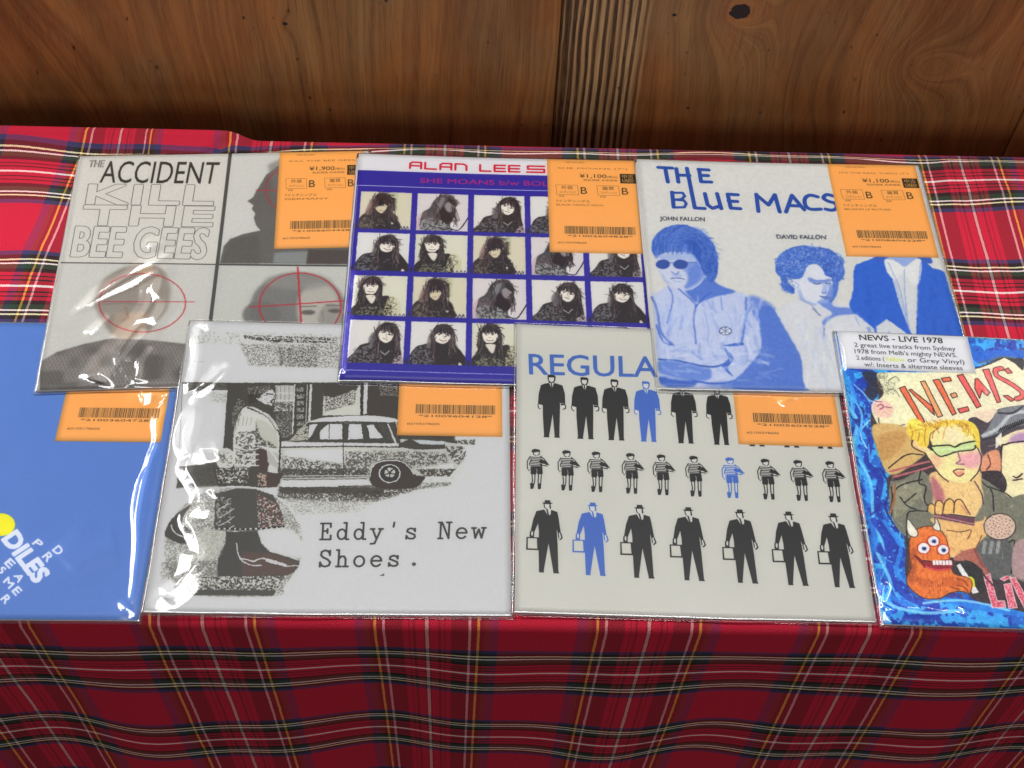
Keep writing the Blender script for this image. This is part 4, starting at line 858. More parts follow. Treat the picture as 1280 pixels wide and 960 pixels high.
    for k in range(14): p.ell(*z([(440 + k * 37, 398 - (k > 8) * (k - 8) * 2)])[0], 1.2, 1.2, (208, 208, 202))
    P([(525, 420), (745, 410), (775, 500), (830, 555), (940, 590), (1048, 625), (1040, 660), (1000, 710), (900, 735), (460, 740), (468, 600), (520, 500)], (82, 80, 76), 1, .3); P([(640, 560), (860, 570), (1040, 640), (980, 720), (640, 730)], (104, 84, 76), .8, 1.5)
    P([(520, 410), (560, 430), (560, 480), (525, 470)], (80, 78, 74)); p.line(z([(598, 500), (620, 600), (690, 650), (775, 655)]), 1.5, (206, 206, 200), sm=True); p.line(z([(635, 605), (720, 625), (790, 605), (950, 650)]), 1.9, (208, 208, 203), sm=True); p.line(z([(810, 620), (945, 655)]), 3.0, (210, 210, 205)); p.line(z([(940, 660), (1040, 655)]), 1.4, (190, 190, 184))
    P([(450, 400), (520, 420), (500, 520), (465, 600), (330, 620), (330, 430)], (176, 176, 170), .6, 2, True); P([(60, 640), (460, 620), (470, 740), (250, 800), (150, 760)], (120, 118, 112), .9, 1, False, (.5, 1.5, 84))
    P([(240, 740), (940, 730), (860, 870), (240, 870)], (80, 78, 72), .95, .4); P([(260, 735), (930, 730), (900, 830), (260, 830)], (200, 201, 194), .9, 0, False, (.52, 1.5, 85)); P([(60, 640), (230, 620), (240, 760), (60, 760)], (120, 118, 112), .7, 1.5, False, (.55, 1.4, 86))
    p.organic(0.9, 2.4, 0.0, 12); p.img = np.clip((p.img - .42) * 1.28 + .40, 0.17, 0.81).astype(np.float32); p.grain(0.035, 2.0, 31)
    # typewritten title
    ell = lambda cx, cy, rx, ry, a0, a1: [(cx + rx * math.cos(a), cy + ry * math.sin(a)) for a in np.linspace(a0, a1, 14)]
    TW = math.pi * 2
    G = {'E': [[(.1, 0), (.85, 0), (.85, .24)], [(.1, .95), (.82, .95), (.82, .74)], [(.26, 0), (.26, .95)], [(.26, .5), (.6, .5)], [(.6, .38), (.6, .62)]],
         'd': [ell(.42, .3, .3, .3, 0, TW), [(.56, .98), (.74, .98), (.74, 0), (.92, 0)]],
         'y': [[(.05, .6), (.32, .6)], [(.64, .6), (.93, .6)], [(.18, .6), (.5, 0)], [(.8, .6), (.48, -.05), (.38, -.26), (.1, -.28)]],
         "'": [[(.5, .98), (.46, .72)]], 's': [[(.8, .6), (.8, .44)], [(.8, .46), (.7, .58), (.5, .62), (.28, .56), (.24, .42), (.5, .33), (.78, .24), (.82, .1), (.7, .01), (.48, 0), (.3, .05), (.2, .17)], [(.2, 0), (.2, .18)]],
         'N': [[(.05, 0), (.36, 0)], [(.2, 0), (.2, .95)], [(.05, .95), (.28, .95), (.8, 0), (.8, .95)], [(.62, .95), (.96, .95)]],
         'e': [[(.14, .32), (.86, .32)] + ell(.5, .3, .36, .31, .1, TW - .7)], 'w': [[(.0, .6), (.28, .6)], [(.72, .6), (1, .6)], [(.12, .6), (.27, 0), (.5, .52), (.72, 0), (.88, .6)]],
         'S': [[(.82, .95), (.82, .68)], [(.82, .74), (.68, .92), (.45, .97), (.22, .88), (.18, .68), (.34, .55), (.66, .43), (.86, .26), (.78, .07), (.5, 0), (.28, .05), (.14, .24)], [(.14, 0), (.14, .26)]],
         'h': [[(.08, .98), (.24, .98), (.24, 0)], [(.08, 0), (.42, 0)], [(.24, .42), (.4, .6), (.62, .6), (.74, .44), (.74, 0)], [(.58, 0), (.92, 0)]], 'o': [ell(.5, .3, .36, .31, 0, TW)], '.': []}
    p.strokes(G, "Eddy's New", (399, 673.5), (607, 672), (1.2, -21), 2.5, (56, 55, 50), gap=.22)
    p.strokes(G, "Shoes.", (398, 707.5), (522, 706.5), (1.2, -21), 2.6, (56, 55, 50), gap=.22)
    p.ell(518, 704.5, 2.6, 2.3, (72, 71, 66)); p.poly([(475, 719), (481, 719), (481, 716)], (72, 71, 66))
    p.grain(0.025, 2.0, 9)
    return p.image('print_street')

def art_men():
    p = Print(Q_MEN, (207, 206, 197), 1280)
    BK, BL, PA = (27, 26, 24), (66, 110, 192), (214, 213, 206)
    p.text('REGULA', (662, 468.5), (823, 471.5), (-1, -27), (70, 110, 186), bold=0.9)
    def fig(px, top, bot, kind, col):
        (tx, ty), (bx, by) = happly(p.M, [(px, top), (px, bot)])
        H = ty - by; bx = (bx + tx) / 2
        F = lambda pts: [(bx + x * H, by + y * H) for x, y in pts]
        poly = lambda pts, c=col: p.poly(F(pts), c, tex=True)
        ln = lambda pts, w, c=col: p.tline(np.array(F(pts)), w * H, c)
        if kind == 0:      # businessman with folded-down arms
            poly([(-.05, .985), (-.035, 1.0), (.04, .995), (.06, .97), (.055, .915), (.03, .86), (-.03, .86), (-.05, .93)])
            poly([(-.035, .955), (.04, .955), (.035, .905), (.01, .87), (-.03, .90)], PA)
            poly([(-.09, .845), (-.02, .865), (.0, .86), (.06, .86), (.15, .83), (.18, .7), (.185, .515), (.13, .51), (.115, .56), (.11, .35), (.10, .02), (.04, .02), (.015, .37), (-.035, .02), (-.10, .02), (-.115, .35), (-.115, .50), (-.18, .52), (-.17, .68), (-.14, .82)])
            poly([(-.03, .865), (.035, .865), (.015, .79), (.0, .78)], PA); ln([(0, .86), (.005, .79)], .014)
            poly([(-.18, .515), (-.125, .505), (-.13, .46), (-.165, .45)], PA); ln([(-.18, .51), (-.175, .46), (-.15, .44)], .012)
            poly([(.135, .51), (.19, .51), (.185, .46), (.15, .455)], PA); ln([(.19, .51), (.185, .46), (.155, .45)], .014); ln([(.11, .545), (.17, .54)], .006, PA)
            poly([(-.11, .0), (-.03, .0), (-.035, .03), (-.10, .03)]); poly([(.035, .0), (.11, .0), (.10, .03), (.04, .03)])
        elif kind == 1:    # player with a striped jersey and ball
            poly([(-.08, .97), (-.02, 1.0), (.08, .98), (.1, .93), (.02, .92), (-.04, .90), (-.09, .92)]); ln([(-.06, .92), (-.04, .85), (.03, .82), (.07, .86), (.08, .92)], .018)
            poly([(-.04, .90), (.05, .91), (.06, .86), (.02, .835), (-.03, .86)], PA)
            poly([(-.12, .8), (-.02, .83), (.05, .83), (.12, .79), (.13, .7), (.13, .56), (-.10, .56), (-.11, .7)], PA)
            for k in range(6): ln([(-.12 + .004 * k, .79 - .042 * k), (.13, .785 - .042 * k)], .021)
            ln([(-.12, .80), (-.18, .68), (-.175, .50), (-.14, .47)], .02); ln([(-.09, .72), (-.13, .64), (-.12, .48), (-.15, .45)], .018)
            poly([(-.16, .56), (-.12, .58), (-.12, .47), (-.15, .46)], PA); ln([(.1, .82), (.17, .76), (.24, .66), (.28, .60)], .02)
            poly([(.06, .7), (.12, .74), (.2, .71), (.28, .61), (.22, .60), (.1, .64)]); ln([(.1, .60), (.24, .575)], .02); poly([(.12, .64), (.22, .62), (.18, .60)], PA)
            poly([(-.10, .56), (.14, .56), (.15, .38), (.04, .36), (.02, .42), (0, .35), (-.11, .37)]); ln([(.03, .42), (.02, .5)], .01, PA)
            ln([(-.08, .37), (-.07, .2), (-.10, .02)], .022); ln([(-.015, .36), (-.02, .2), (-.055, .03)], .02); ln([(.06, .37), (.05, .2), (.06, .03)], .022); ln([(.12, .37), (.11, .22), (.10, .03)], .02)
            poly([(-.12, .14), (-.045, .14), (-.06, 0), (-.11, 0)]); poly([(.04, .14), (.11, .14), (.10, 0), (.045, 0)])
        else:              # man with hat and briefcase
            poly([(-.06, .965), (-.03, .965), (-.025, 1.0), (.04, 1.0), (.045, .965), (.075, .96), (.04, .945), (-.04, .945)]); ln([(-.035, .95), (-.03, .90), (.0, .875)], .014); ln([(.035, .95), (.04, .89)], .018)
            poly([(-.03, .945), (.03, .945), (.03, .89), (.0, .875), (-.025, .90)], PA)
            poly([(-.13, .84), (-.04, .865), (.05, .865), (.125, .84), (.14, .76), (.165, .55), (.13, .545), (.115, .60), (.125, .38), (.13, .02), (.07, .02), (.015, .40), (-.045, .02), (-.10, .02), (-.105, .35), (-.10, .55), (-.11, .67), (-.155, .55), (-.20, .56), (-.17, .72)])
            poly([(-.035, .87), (.05, .87), (.045, .80), (.01, .78), (-.01, .82)], PA); ln([(0, .865), (.015, .79)], .018)
            poly([(.135, .545), (.165, .545), (.175, .48), (.15, .46), (.13, .50)], PA); ln([(.165, .54), (.18, .48), (.155, .455)], .016); ln([(.135, .54), (.14, .48)], .012)
            ln([(-.20, .55), (-.205, .49), (-.17, .48), (-.165, .545)], .018); poly([(-.195, .54), (-.17, .54), (-.175, .50), (-.195, .50)], PA)
            poly([(-.25, .475), (-.10, .475), (-.095, .30), (-.255, .30)]); poly([(-.235, .46), (-.125, .46), (-.12, .32), (-.235, .32)], (208, 207, 196)); ln([(-.2, .48), (-.2, .50)], .02)
            poly([(-.10, 0), (-.04, .0), (-.05, .04), (-.10, .04)]); poly([(.07, -.005), (.14, -.005), (.125, .04), (.07, .04)])
    for i, x in enumerate([689.8, 731.8, 770, 810, 856, 900, 943.5, 986, 1027]): fig(x, 469 + (x - 690) * .0655, 546.5 + (x - 690) * .04, 0, BL if i == 3 else BK)
    for i, x in enumerate([670, 709, 746.5, 790, 829, 870, 915.5, 960, 1001, 1041]): fig(x, 560.5 + (x - 670) * .041, 611 + (x - 670) * .043, 1, BL if i == 6 else BK)
    for i, x in enumerate([684.5, 742.5, 802.5, 864.5, 930, 991.5, 1048]): fig(x, 625 + (x - 684) * .045, 716.5 + (x - 684) * .047, 2, BL if i == 1 else BK)
    p.grain(0.014, 3, 2); p.grain(0.018, 160, 3)
    return p.image('print_men')
def art_wave():
    p = Print(Q_WAVE, (38, 120, 200), 1280)
    OUT = (46, 34, 42)
    a = lambda pts: Zm(2.4, 1030, 400, pts)
    b = lambda pts: Zm(6, 1120, 440, pts)
    c = lambda pts: Zm(4.571, 1080, 580, pts)
    d = lambda pts: Zm(8, 1030, 400, pts)
    def mk(f):
        return (lambda pts, col, al=1., bl=0., sm=True, sp=None: p.poly(f(pts), col, al, bl, sm, sp)), (lambda pts, w, col=OUT, al=1., bl=0.: p.line(f(pts), w * 1.35, col, al, sm=len(pts) > 2, blur=bl))
    PA, LA = mk(a); PB, LB = mk(b); PC, LC = mk(c); PD, LD = mk(d)
    # water: layered brush strokes of blue
    p.poly([(1040, 405), (1440, 420), (1560, 800), (1095, 790)], (34, 112, 196), 1)
    p.poly([(1040, 405), (1440, 420), (1560, 800), (1095, 790)], (30, 62, 168), .85, 0, speck=(.52, 16, 3))
    p.poly([(1040, 405), (1440, 420), (1560, 800), (1095, 790)], (70, 184, 232), .85, 0, speck=(.54, 9, 5))
    for st, w, col in (([(60, 160), (90, 230), (75, 330), (120, 430), (135, 540)], 6, (58, 160, 224)), ([(150, 160), (110, 220), (150, 250), (160, 330), (200, 420)], 5, (28, 72, 178)), ([(50, 170), (70, 250), (100, 300), (90, 380), (140, 480), (150, 600), (190, 700)], 4, (120, 206, 240)),
                       ([(100, 300), (140, 350), (130, 420), (170, 470), (160, 560), (200, 640)], 8, (26, 58, 162)), ([(130, 230), (150, 280), (110, 330), (130, 380)], 2, (170, 226, 246)), ([(120, 560), (150, 640), (140, 740), (190, 820), (260, 860)], 7, (40, 130, 210)),
                       ([(150, 600), (190, 660), (200, 760), (250, 830), (340, 860)], 9, (28, 66, 176)), ([(160, 700), (200, 790), (190, 850), (300, 880), (420, 870)], 4, (130, 210, 242)), ([(320, 830), (420, 850), (520, 870), (620, 880)], 8, (44, 140, 216)),
                       ([(300, 850), (400, 840), (480, 850), (560, 870)], 3, (150, 220, 244)), ([(180, 600), (230, 680), (220, 760), (300, 820)], 5, (50, 146, 220)), ([(95, 250), (120, 270), (100, 300), (80, 280)], 3, (20, 40, 120)), ([(170, 440), (200, 500), (185, 560), (230, 640)], 3, (18, 40, 130))):
        p.line(a(st), w, col, .85, sm=True, blur=.6)
    rng = np.random.RandomState(4)
    for k in range(70):
        x, y = rng.uniform(60, 330), rng.uniform(170, 880); p.ell(*a([(x, y)])[0], rng.uniform(.5, 1.3), rng.uniform(.4, 1.0), (190, 232, 246), .8)
    for k in range(26):
        x, y = rng.uniform(60, 240), rng.uniform(170, 860); an = rng.uniform(0.6, 2.2); l = rng.uniform(20, 60)
        p.line(a([(x, y), (x + l * math.cos(an) * .5, y + l * math.sin(an) * .6), (x + l * math.cos(an) * 1.2, y + l * math.sin(an))]), rng.uniform(1, 2.6), (96, 190, 236) if k % 2 else (22, 52, 150), .8, sm=True, blur=.3)
    PD([(380, 520), (520, 515), (560, 600), (540, 740), (470, 800), (400, 720), (440, 640)], (48, 56, 84), 1, .8); LD([(300, 640), (400, 730), (470, 800), (590, 810)], 1.6, (120, 176, 226)); LD([(230, 720), (330, 830), (380, 940), (370, 1100)], 2.2, (90, 180, 234))
    # cave opening filled with cream and shadow
    PA([(175, 165), (430, 150), (560, 95), (640, 80), (700, 100), (900, 100), (950, 860), (500, 850), (420, 800), (330, 830), (250, 780), (245, 660), (205, 560), (190, 480), (205, 440), (160, 380), (140, 290), (165, 230)], (70, 56, 60), 1, .3)
    PA([(200, 160), (440, 150), (600, 90), (700, 95), (900, 100), (900, 250), (600, 300), (480, 310), (250, 320), (160, 300), (180, 220)], (226, 218, 192))
    # pale figure at the left edge
    PD([(530, 540), (620, 520), (900, 520), (1040, 600), (1040, 960), (700, 1120), (560, 1050), (480, 900), (500, 800), (560, 780), (600, 700)], (224, 220, 190), 1, .4)
    PD([(550, 520), (640, 530), (640, 600), (720, 620), (700, 740), (600, 720), (540, 620)], (150, 152, 130), .9, .6, True, (.5, 1.6, 12)); LD([(650, 600), (720, 560), (760, 600)], 1.3, (110, 112, 96), .8); LD([(640, 680), (720, 700), (760, 760)], 1.2, (140, 142, 120), .8)
    PD([(500, 820), (600, 800), (700, 860), (660, 960), (520, 940)], (222, 188, 176), .8, 1.5); LD([(540, 850), (575, 835), (600, 860), (560, 885)], 1.4, (176, 96, 130)); LD([(620, 860), (680, 870)], 1.2, (150, 96, 120)); LD([(500, 800), (580, 810)], 1.2, (150, 96, 150))
    LA([(165, 290), (170, 310), (200, 318), (245, 310)], 1.1, (110, 90, 84)); PA([(150, 310), (255, 320), (310, 380), (280, 420), (200, 460), (160, 380)], (206, 178, 118), 1, 1); PA([(160, 350), (230, 330), (250, 360), (180, 420)], (190, 150, 90), .8, 2)
    LA([(200, 450), (320, 420), (325, 435), (210, 466)], 2.0, (184, 110, 112)); LA([(195, 440), (250, 400), (300, 400)], 1.2)
    # dark shapes right of centre
    PB([(550, 500), (610, 480), (700, 520), (760, 430), (960, 390), (1300, 380), (1300, 900), (840, 960), (760, 960), (640, 900), (640, 660), (600, 560)], (84, 72, 80)); PB([(600, 440), (760, 420), (740, 480), (690, 515), (610, 480)], (222, 206, 186))
    PB([(780, 430), (960, 390), (1300, 360), (1300, 560), (960, 540), (820, 600), (700, 640), (650, 620), (700, 560)], (132, 134, 140), 1, .5); LB([(660, 620), (780, 560), (860, 470), (960, 440), (1200, 440)], 3.4, (206, 208, 208), .8, .8); LB([(780, 450), (880, 450), (960, 400)], 2.2, (70, 68, 76)); LB([(660, 650), (800, 600), (960, 520), (1200, 500)], 2.2, (64, 62, 72))
    PB([(700, 700), (760, 680), (790, 640), (960, 570), (1300, 560), (1300, 1400), (880, 1400), (820, 1100), (800, 900), (800, 700)], (226, 216, 180), 1, .3); PB([(860, 640), (960, 590), (1200, 580), (1200, 650), (900, 670)], (176, 136, 184), .8, 2); LB([(800, 980), (800, 720), (840, 680), (960, 660), (1100, 670)], 1.6)
    LB([(890, 920), (920, 930), (960, 900)], 1.4); LB([(890, 950), (960, 940)], 1.6, (70, 50, 50)); PB([(700, 740), (780, 730), (800, 860), (760, 900), (660, 900), (650, 800)], (216, 160, 126), 1, 1); LB([(700, 760), (720, 830), (690, 870)], 1.4, (120, 70, 70))
    for k in range(12): LB([(780 + k * 18, 590 - k * 6), (795 + k * 18, 560 - k * 7)], 1.2, (40, 36, 40))
    for k in range(8): LB([(760, 640 + k * 10), (800, 600 + k * 9)], 1.0, (220, 216, 200))
    PB([(620, 900), (780, 880), (840, 960), (820, 1040), (700, 1000)], (64, 52, 56)); PB([(820, 30), (960, 40), (960, 130), (900, 80)], (60, 54, 52)); PB([(600, 0), (1000, -20), (1000, 40), (800, 30), (700, 60), (620, 80)], (30, 110, 200), 1, .4); LB([(620, 80), (700, 62), (800, 30), (900, 40)], 1.5, (90, 110, 130))
    # lettering NEWS in salmon bars with dark outlines
    S1, S2 = (222, 122, 84), (226, 108, 104)
    bars = [[(28, 268), (70, 252), (222, 515), (190, 525)], [(188, 218), (222, 212), (358, 470), (322, 484)], [(100, 280), (120, 276), (280, 400), (296, 468)], [(282, 206), (330, 200), (460, 455), (430, 466)], [(345, 192), (410, 184), (424, 212), (362, 222)], [(412, 312), (452, 300), (468, 330), (430, 340)],
            [(470, 420), (545, 404), (556, 434), (486, 452)], [(465, 174), (508, 164), (646, 400), (612, 414)], [(600, 200), (620, 195), (712, 300), (690, 325), (650, 290), (634, 345), (596, 270)], [(656, 130), (704, 122), (794, 366), (766, 374)], [(820, 130), (850, 112), (882, 150), (848, 156)], [(812, 322), (850, 320), (898, 352), (870, 364)]]
    for i, bb in enumerate(bars):
        p.poly(b(bb), (232, 170, 120) if i in (1, 5) else (S1 if i < 6 else S2)); p.line(b(bb), 1.3, (70, 40, 34), closed=True)
    sp = spline(b([(800, 118), (756, 130), (768, 176), (860, 226), (950, 290), (950, 330), (915, 345)]), 6, False); p.line(sp, 7.6, (70, 40, 34)); p.line(sp, 5.2, S2)
    # man with fair hair and green goggles
    PC([(150, 110), (220, 80), (330, 30), (400, 60), (640, 60), (760, 120), (840, 180), (960, 200), (960, 640), (850, 640), (660, 620), (640, 460), (420, 420), (260, 420), (160, 300)], (128, 128, 112), 1, .3); PC([(170, 120), (300, 90), (340, 160), (240, 260), (180, 290)], (154, 152, 128), .9, 1.5); PC([(660, 440), (840, 430), (840, 640), (680, 620)], (98, 100, 100), .9, 1)
    for st in ([(160, 290), (190, 130), (340, 80)], [(210, 180), (250, 230), (300, 250)], [(240, 210), (300, 160)], [(330, 30), (320, 100), (360, 120), (350, 200), (400, 260)], [(250, 460), (250, 290), (290, 260), (370, 262)], [(640, 60), (700, 110), (740, 150), (750, 260)], [(720, 120), (800, 150), (850, 180)], [(840, 440), (870, 440), (850, 620)], [(150, 270), (165, 190), (160, 120)]): LC(st, 1.4, (50, 46, 44))
    LC([(150, 275), (175, 200), (180, 110)], 2.2, (164, 112, 70)); PC([(870, 450), (960, 430), (960, 640), (860, 620)], (176, 150, 150), 1, .6)
    for x in (700, 740, 780): LC([(x, 440), (x - 10, 500)], 3, (160, 162, 160), .9)
    PC([(395, 40), (650, 20), (680, 110), (690, 200), (640, 300), (600, 340), (420, 260), (400, 140)], (222, 196, 142), 1, .8); PC([(395, 60), (440, 110), (470, 190), (420, 220), (390, 120)], (180, 112, 122), .9, 2); LC([(640, 90), (680, 160), (690, 220)], 1.3, (100, 64, 84))
    face = [(210, 690), (290, 730), (250, 600), (290, 560), (430, 540), (580, 580), (620, 640), (648, 740), (650, 820), (610, 920), (560, 960), (440, 960), (330, 900), (260, 800)]
    PB(face, (230, 216, 164), 1, .3); PB([(480, 760), (640, 740), (640, 840), (560, 860), (500, 830)], (216, 162, 176), .8, 3); PB([(270, 760), (350, 770), (340, 850), (290, 840)], (214, 176, 150), .7, 3)
    PB([(130, 640), (180, 640), (240, 760), (190, 720), (140, 690)], (226, 200, 150), 1); LB([(130, 650), (125, 690), (160, 720), (220, 745), (240, 770), (330, 900), (400, 960)], 1.4, (84, 58, 54)); LB([(610, 690), (650, 780), (630, 880), (570, 955)], 1.2, (84, 58, 54))
    PB([(90, 590), (95, 520), (160, 490), (240, 540), (350, 510), (470, 500), (580, 520), (630, 590), (640, 700), (610, 690), (590, 620), (540, 570), (440, 530), (300, 570), (260, 600), (250, 690), (200, 700), (140, 650), (110, 640)], (232, 204, 84), 1, .3)
    for st in ([(110, 540), (130, 600), (120, 640)], [(160, 510), (180, 600), (170, 660)], [(230, 560), (220, 640), (230, 690)], [(350, 520), (290, 590), (280, 640)], [(480, 510), (560, 560), (600, 640)], [(420, 510), (380, 560), (360, 640)], [(300, 540), (330, 600)]): LB(st, 1.2, (186, 140, 60), .9)
    PB([(100, 500), (200, 520), (140, 560)], (240, 222, 110), .8, 1); LB([(262, 640), (270, 600), (330, 560)], 1.0, (150, 110, 70)); PB([(380, 560), (500, 560), (520, 660), (380, 660)], (236, 214, 186), .7, 3)
    PB([(268, 700), (400, 692), (450, 704), (500, 680), (600, 660), (612, 690), (600, 720), (480, 738), (400, 760), (330, 768)], (200, 212, 156), 1, 0, False); LB([(268, 698), (400, 688), (450, 702), (500, 678), (600, 658)], 1.6, (48, 56, 44)); LB([(270, 704), (330, 768), (400, 758), (470, 736), (590, 722), (606, 690)], 1.4, (48, 56, 44)); LB([(300, 730), (400, 715), (450, 722), (560, 700)], 1.4, (206, 226, 180))
    LB([(470, 740), (490, 800), (460, 825), (520, 830)], 1.6, (160, 110, 130), .9); LB([(440, 885), (470, 866), (520, 870)], 1.3, (120, 60, 60)); PB([(450, 890), (520, 880), (515, 910), (480, 915)], (222, 160, 136)); LB([(440, 890), (480, 920), (520, 900)], 1.2, (120, 60, 60))
    # hand playing a harmonica, microphone
    PC([(400, 300), (660, 320), (700, 290), (720, 380), (650, 460), (640, 500), (560, 520), (480, 520), (470, 400), (420, 350)], (220, 186, 128), 1, .3); LC([(480, 370), (560, 380), (620, 370), (600, 420)], 1.2, (140, 100, 70)); LC([(560, 490), (620, 500), (660, 450), (680, 400)], 1.1, (140, 100, 70))
    PC([(380, 265), (640, 300), (640, 345), (430, 305)], (118, 76, 92), 1, .2, False); LC([(400, 285), (640, 335)], 1.2, (190, 140, 140)); LC([(380, 262), (642, 298)], 1.0)
    for f in ([(370, 260), (375, 225), (400, 222), (420, 250), (410, 280)], [(410, 270), (415, 215), (440, 200), (462, 230), (455, 275)], [(455, 272), (470, 210), (500, 190), (525, 220), (520, 270)], [(520, 265), (528, 205), (560, 195), (590, 240), (615, 280)]): PC(f, (226, 190, 120)); LC(f, 1.2, (96, 64, 52))
    LC([(565, 230), (600, 275)], 2, (200, 150, 130)); p.ell(*c([(785, 350)])[0], 20, 16.5, (206, 184, 166)); p.ell(*c([(785, 350)])[0], 20, 16.5, (70, 54, 54), ring=1.3)
    for k in range(42):
        an, rr = k * 2.4, math.sqrt(k / 42) * 17; p.ell(c([(785, 350)])[0][0] + rr * math.cos(an), c([(785, 350)])[0][1] + rr * math.sin(an) * .8, .9, .7, (130, 92, 92))
    PC([(520, 540), (560, 500), (640, 480), (700, 580), (720, 640), (700, 660), (640, 600), (600, 560)], (176, 112, 96), 1, .4); LC([(640, 480), (680, 560), (720, 610)], 2.4, (150, 84, 84)); PC([(530, 570), (600, 545), (680, 600), (700, 700), (660, 735), (560, 640)], (52, 50, 52)); p.poly(c([(535, 575), (555, 562), (665, 730), (628, 738)]), (226, 226, 222)); PC([(605, 640), (635, 650), (640, 700), (615, 690)], (214, 214, 60))
    # orange monster
    OR, OD = (218, 128, 58), (160, 74, 34)
    body = [(262, 440), (280, 390), (330, 355), (400, 350), (450, 380), (480, 430), (492, 500), (500, 560), (520, 620), (600, 645), (625, 680), (610, 735), (560, 725), (500, 735), (440, 765), (360, 770), (300, 740), (250, 690), (248, 640), (270, 590), (262, 520)]
    PC(body, OR, 1, .2); PC([(270, 500), (300, 480), (300, 600), (280, 680), (255, 650)], OD, .7, 2); PC([(280, 640), (400, 660), (500, 640), (600, 660), (560, 690), (440, 700), (330, 700)], (196, 104, 46), .8, 1.5)
    rng = np.random.RandomState(8)
    for k in range(190):
        x, y = rng.uniform(255, 610), rng.uniform(355, 765)
        if x > 500 and y < 640: continue
        l = rng.uniform(8, 20); LC([(x, y), (x + rng.uniform(-4, 4), y + l)], .8, (236, 164, 84) if k % 2 else OD, .6)
    LC(body + [body[0]], 1.0, (96, 48, 30), .8)
    for hx in ([(250, 310), (262, 312), (290, 350), (312, 385), (300, 412), (262, 400), (248, 360)], [(410, 300), (425, 310), (440, 345), (438, 375), (410, 368), (398, 350), (412, 330)]): PC(hx, (222, 218, 206)); LC(hx + [hx[0]], .9, (90, 80, 76))
    for ex, ey, er in ((345, 476, 36), (402, 434, 34), (458, 484, 34)):
        p.ell(*c([(ex, ey)])[0], er / 4.571 + 1.2, er / 4.571, (176, 56, 40), .9, .4); p.ell(*c([(ex, ey)])[0], er / 4.571 - .7, er / 4.571 - 1.2, (236, 234, 228)); p.ell(*c([(ex + 3, ey + 2)])[0], 3.1, 2.7, (70, 96, 160)); p.ell(*c([(ex + 4, ey + 2)])[0], 1.4, 1.3, (20, 20, 30))
    PC([(290, 520), (340, 545), (400, 548), (500, 540), (515, 570), (490, 600), (420, 600), (350, 585)], (150, 40, 52)); p.line(c([(340, 548), (400, 552), (505, 548)]), 1.2, (60, 20, 30))
    for k in range(6): p.poly(c([(395 + k * 19, 546), (412 + k * 19, 545), (414 + k * 19, 572), (398 + k * 19, 574)]), (232, 230, 222)); 
    LC([(345, 580), (420, 602), (495, 595)], 1.8, (206, 70, 84)); LC([(290, 515), (330, 545), (350, 585)], 1.4, (110, 40, 30))
    for st in ([(540, 650), (580, 665), (600, 690)], [(540, 690), (580, 700), (600, 725)], [(500, 700), (550, 715)]): LC(st, 1.4, OD)
    # LIVE in pink blocks
    PK = (208, 84, 110)
    for bb in ([(692, 640), (728, 622), (770, 780), (812, 778), (820, 816), (742, 820)], [(786, 650), (828, 632), (850, 640), (812, 664)], [(808, 684), (848, 676), (884, 818), (838, 824)], [(842, 648), (872, 640), (940, 760), (990, 640), (1020, 640), (960, 830), (930, 830)]):
        p.poly(c(bb), PK); p.poly(c(bb), (244, 190, 196), .9, 0, False, (.56, 1.2, 7)); p.line(c(bb), 1.0, (236, 200, 200), closed=True)
    LC([(680, 600), (700, 640), (760, 700), (800, 700)], 1.6, (70, 60, 70))
    HY = [(244, 226, 120), (214, 176, 60), (176, 128, 52), (236, 210, 90)]
    p.strands(b, 350, 600, 255, 110, 120, HY, 3, ln=60, w=1.1, curl=.4, a=.75, a0=3.2, a1=6.2, r0=.75, r1=.98, flow=.9)
    for q in range(160):
        x, y = rng.uniform(160, 900), rng.uniform(60, 640); l = rng.uniform(10, 40); an = rng.uniform(.6, 2.4)
        if (x < 500 and y > 340): continue
        p.line(c([(x, y), (x + l * math.cos(an), y + l * math.sin(an))]), rng.uniform(.5, 1.6), [(90, 80, 76), (236, 226, 200), (186, 160, 150), (150, 150, 150)][rng.randint(4)], .28)
    p.organic(.4, 3.5, 0.0, 15); p.img = np.clip((p.img - .5) * 1.12 + .53, 0.05, .95).astype(np.float32)
    p.grain(0.07, 2.5, 3); p.grain(0.08, 8, 4)
    return p.image('print_wave')

def art_plain(quad):
    p = Print(quad, (94, 135, 203), 1024)
    W = (226, 230, 240)
    z = lambda pts: Zm(6, 0, 620, pts)
    def t(s, a, b, up, bold): p.text(s, z([a])[0], z([b])[0], (up[0] / 6, up[1] / 6), W, bold=bold * 1.2)
    t('DILES', (14, 322), (262, 650), (116, -76), 2.7)
    p.ell(0.5, 655, 18, 14.2, (238, 232, 20))
    for s, a, b, up in (('P', (238, 352), (282, 385), (48, -38)), ('D', (388, 402), (430, 442), (52, -42)), ('R', (312, 452), (352, 492), (56, -42)), ('E', (28, 500), (68, 540), (50, -42)), ('A', (100, 594), (134, 646), (52, -28)),
                        ('M', (20, 640), (66, 692), (42, -42)), ('E', (84, 710), (116, 744), (52, -42)), ('R', (0, 770), (36, 806), (54, -40)), ('S', (-20, 560), (8, 580), (40, -40))): t(s, a, b, up, .9)
    p.grain(0.012, 4, 1)
    return p.image('print_plain_blue')

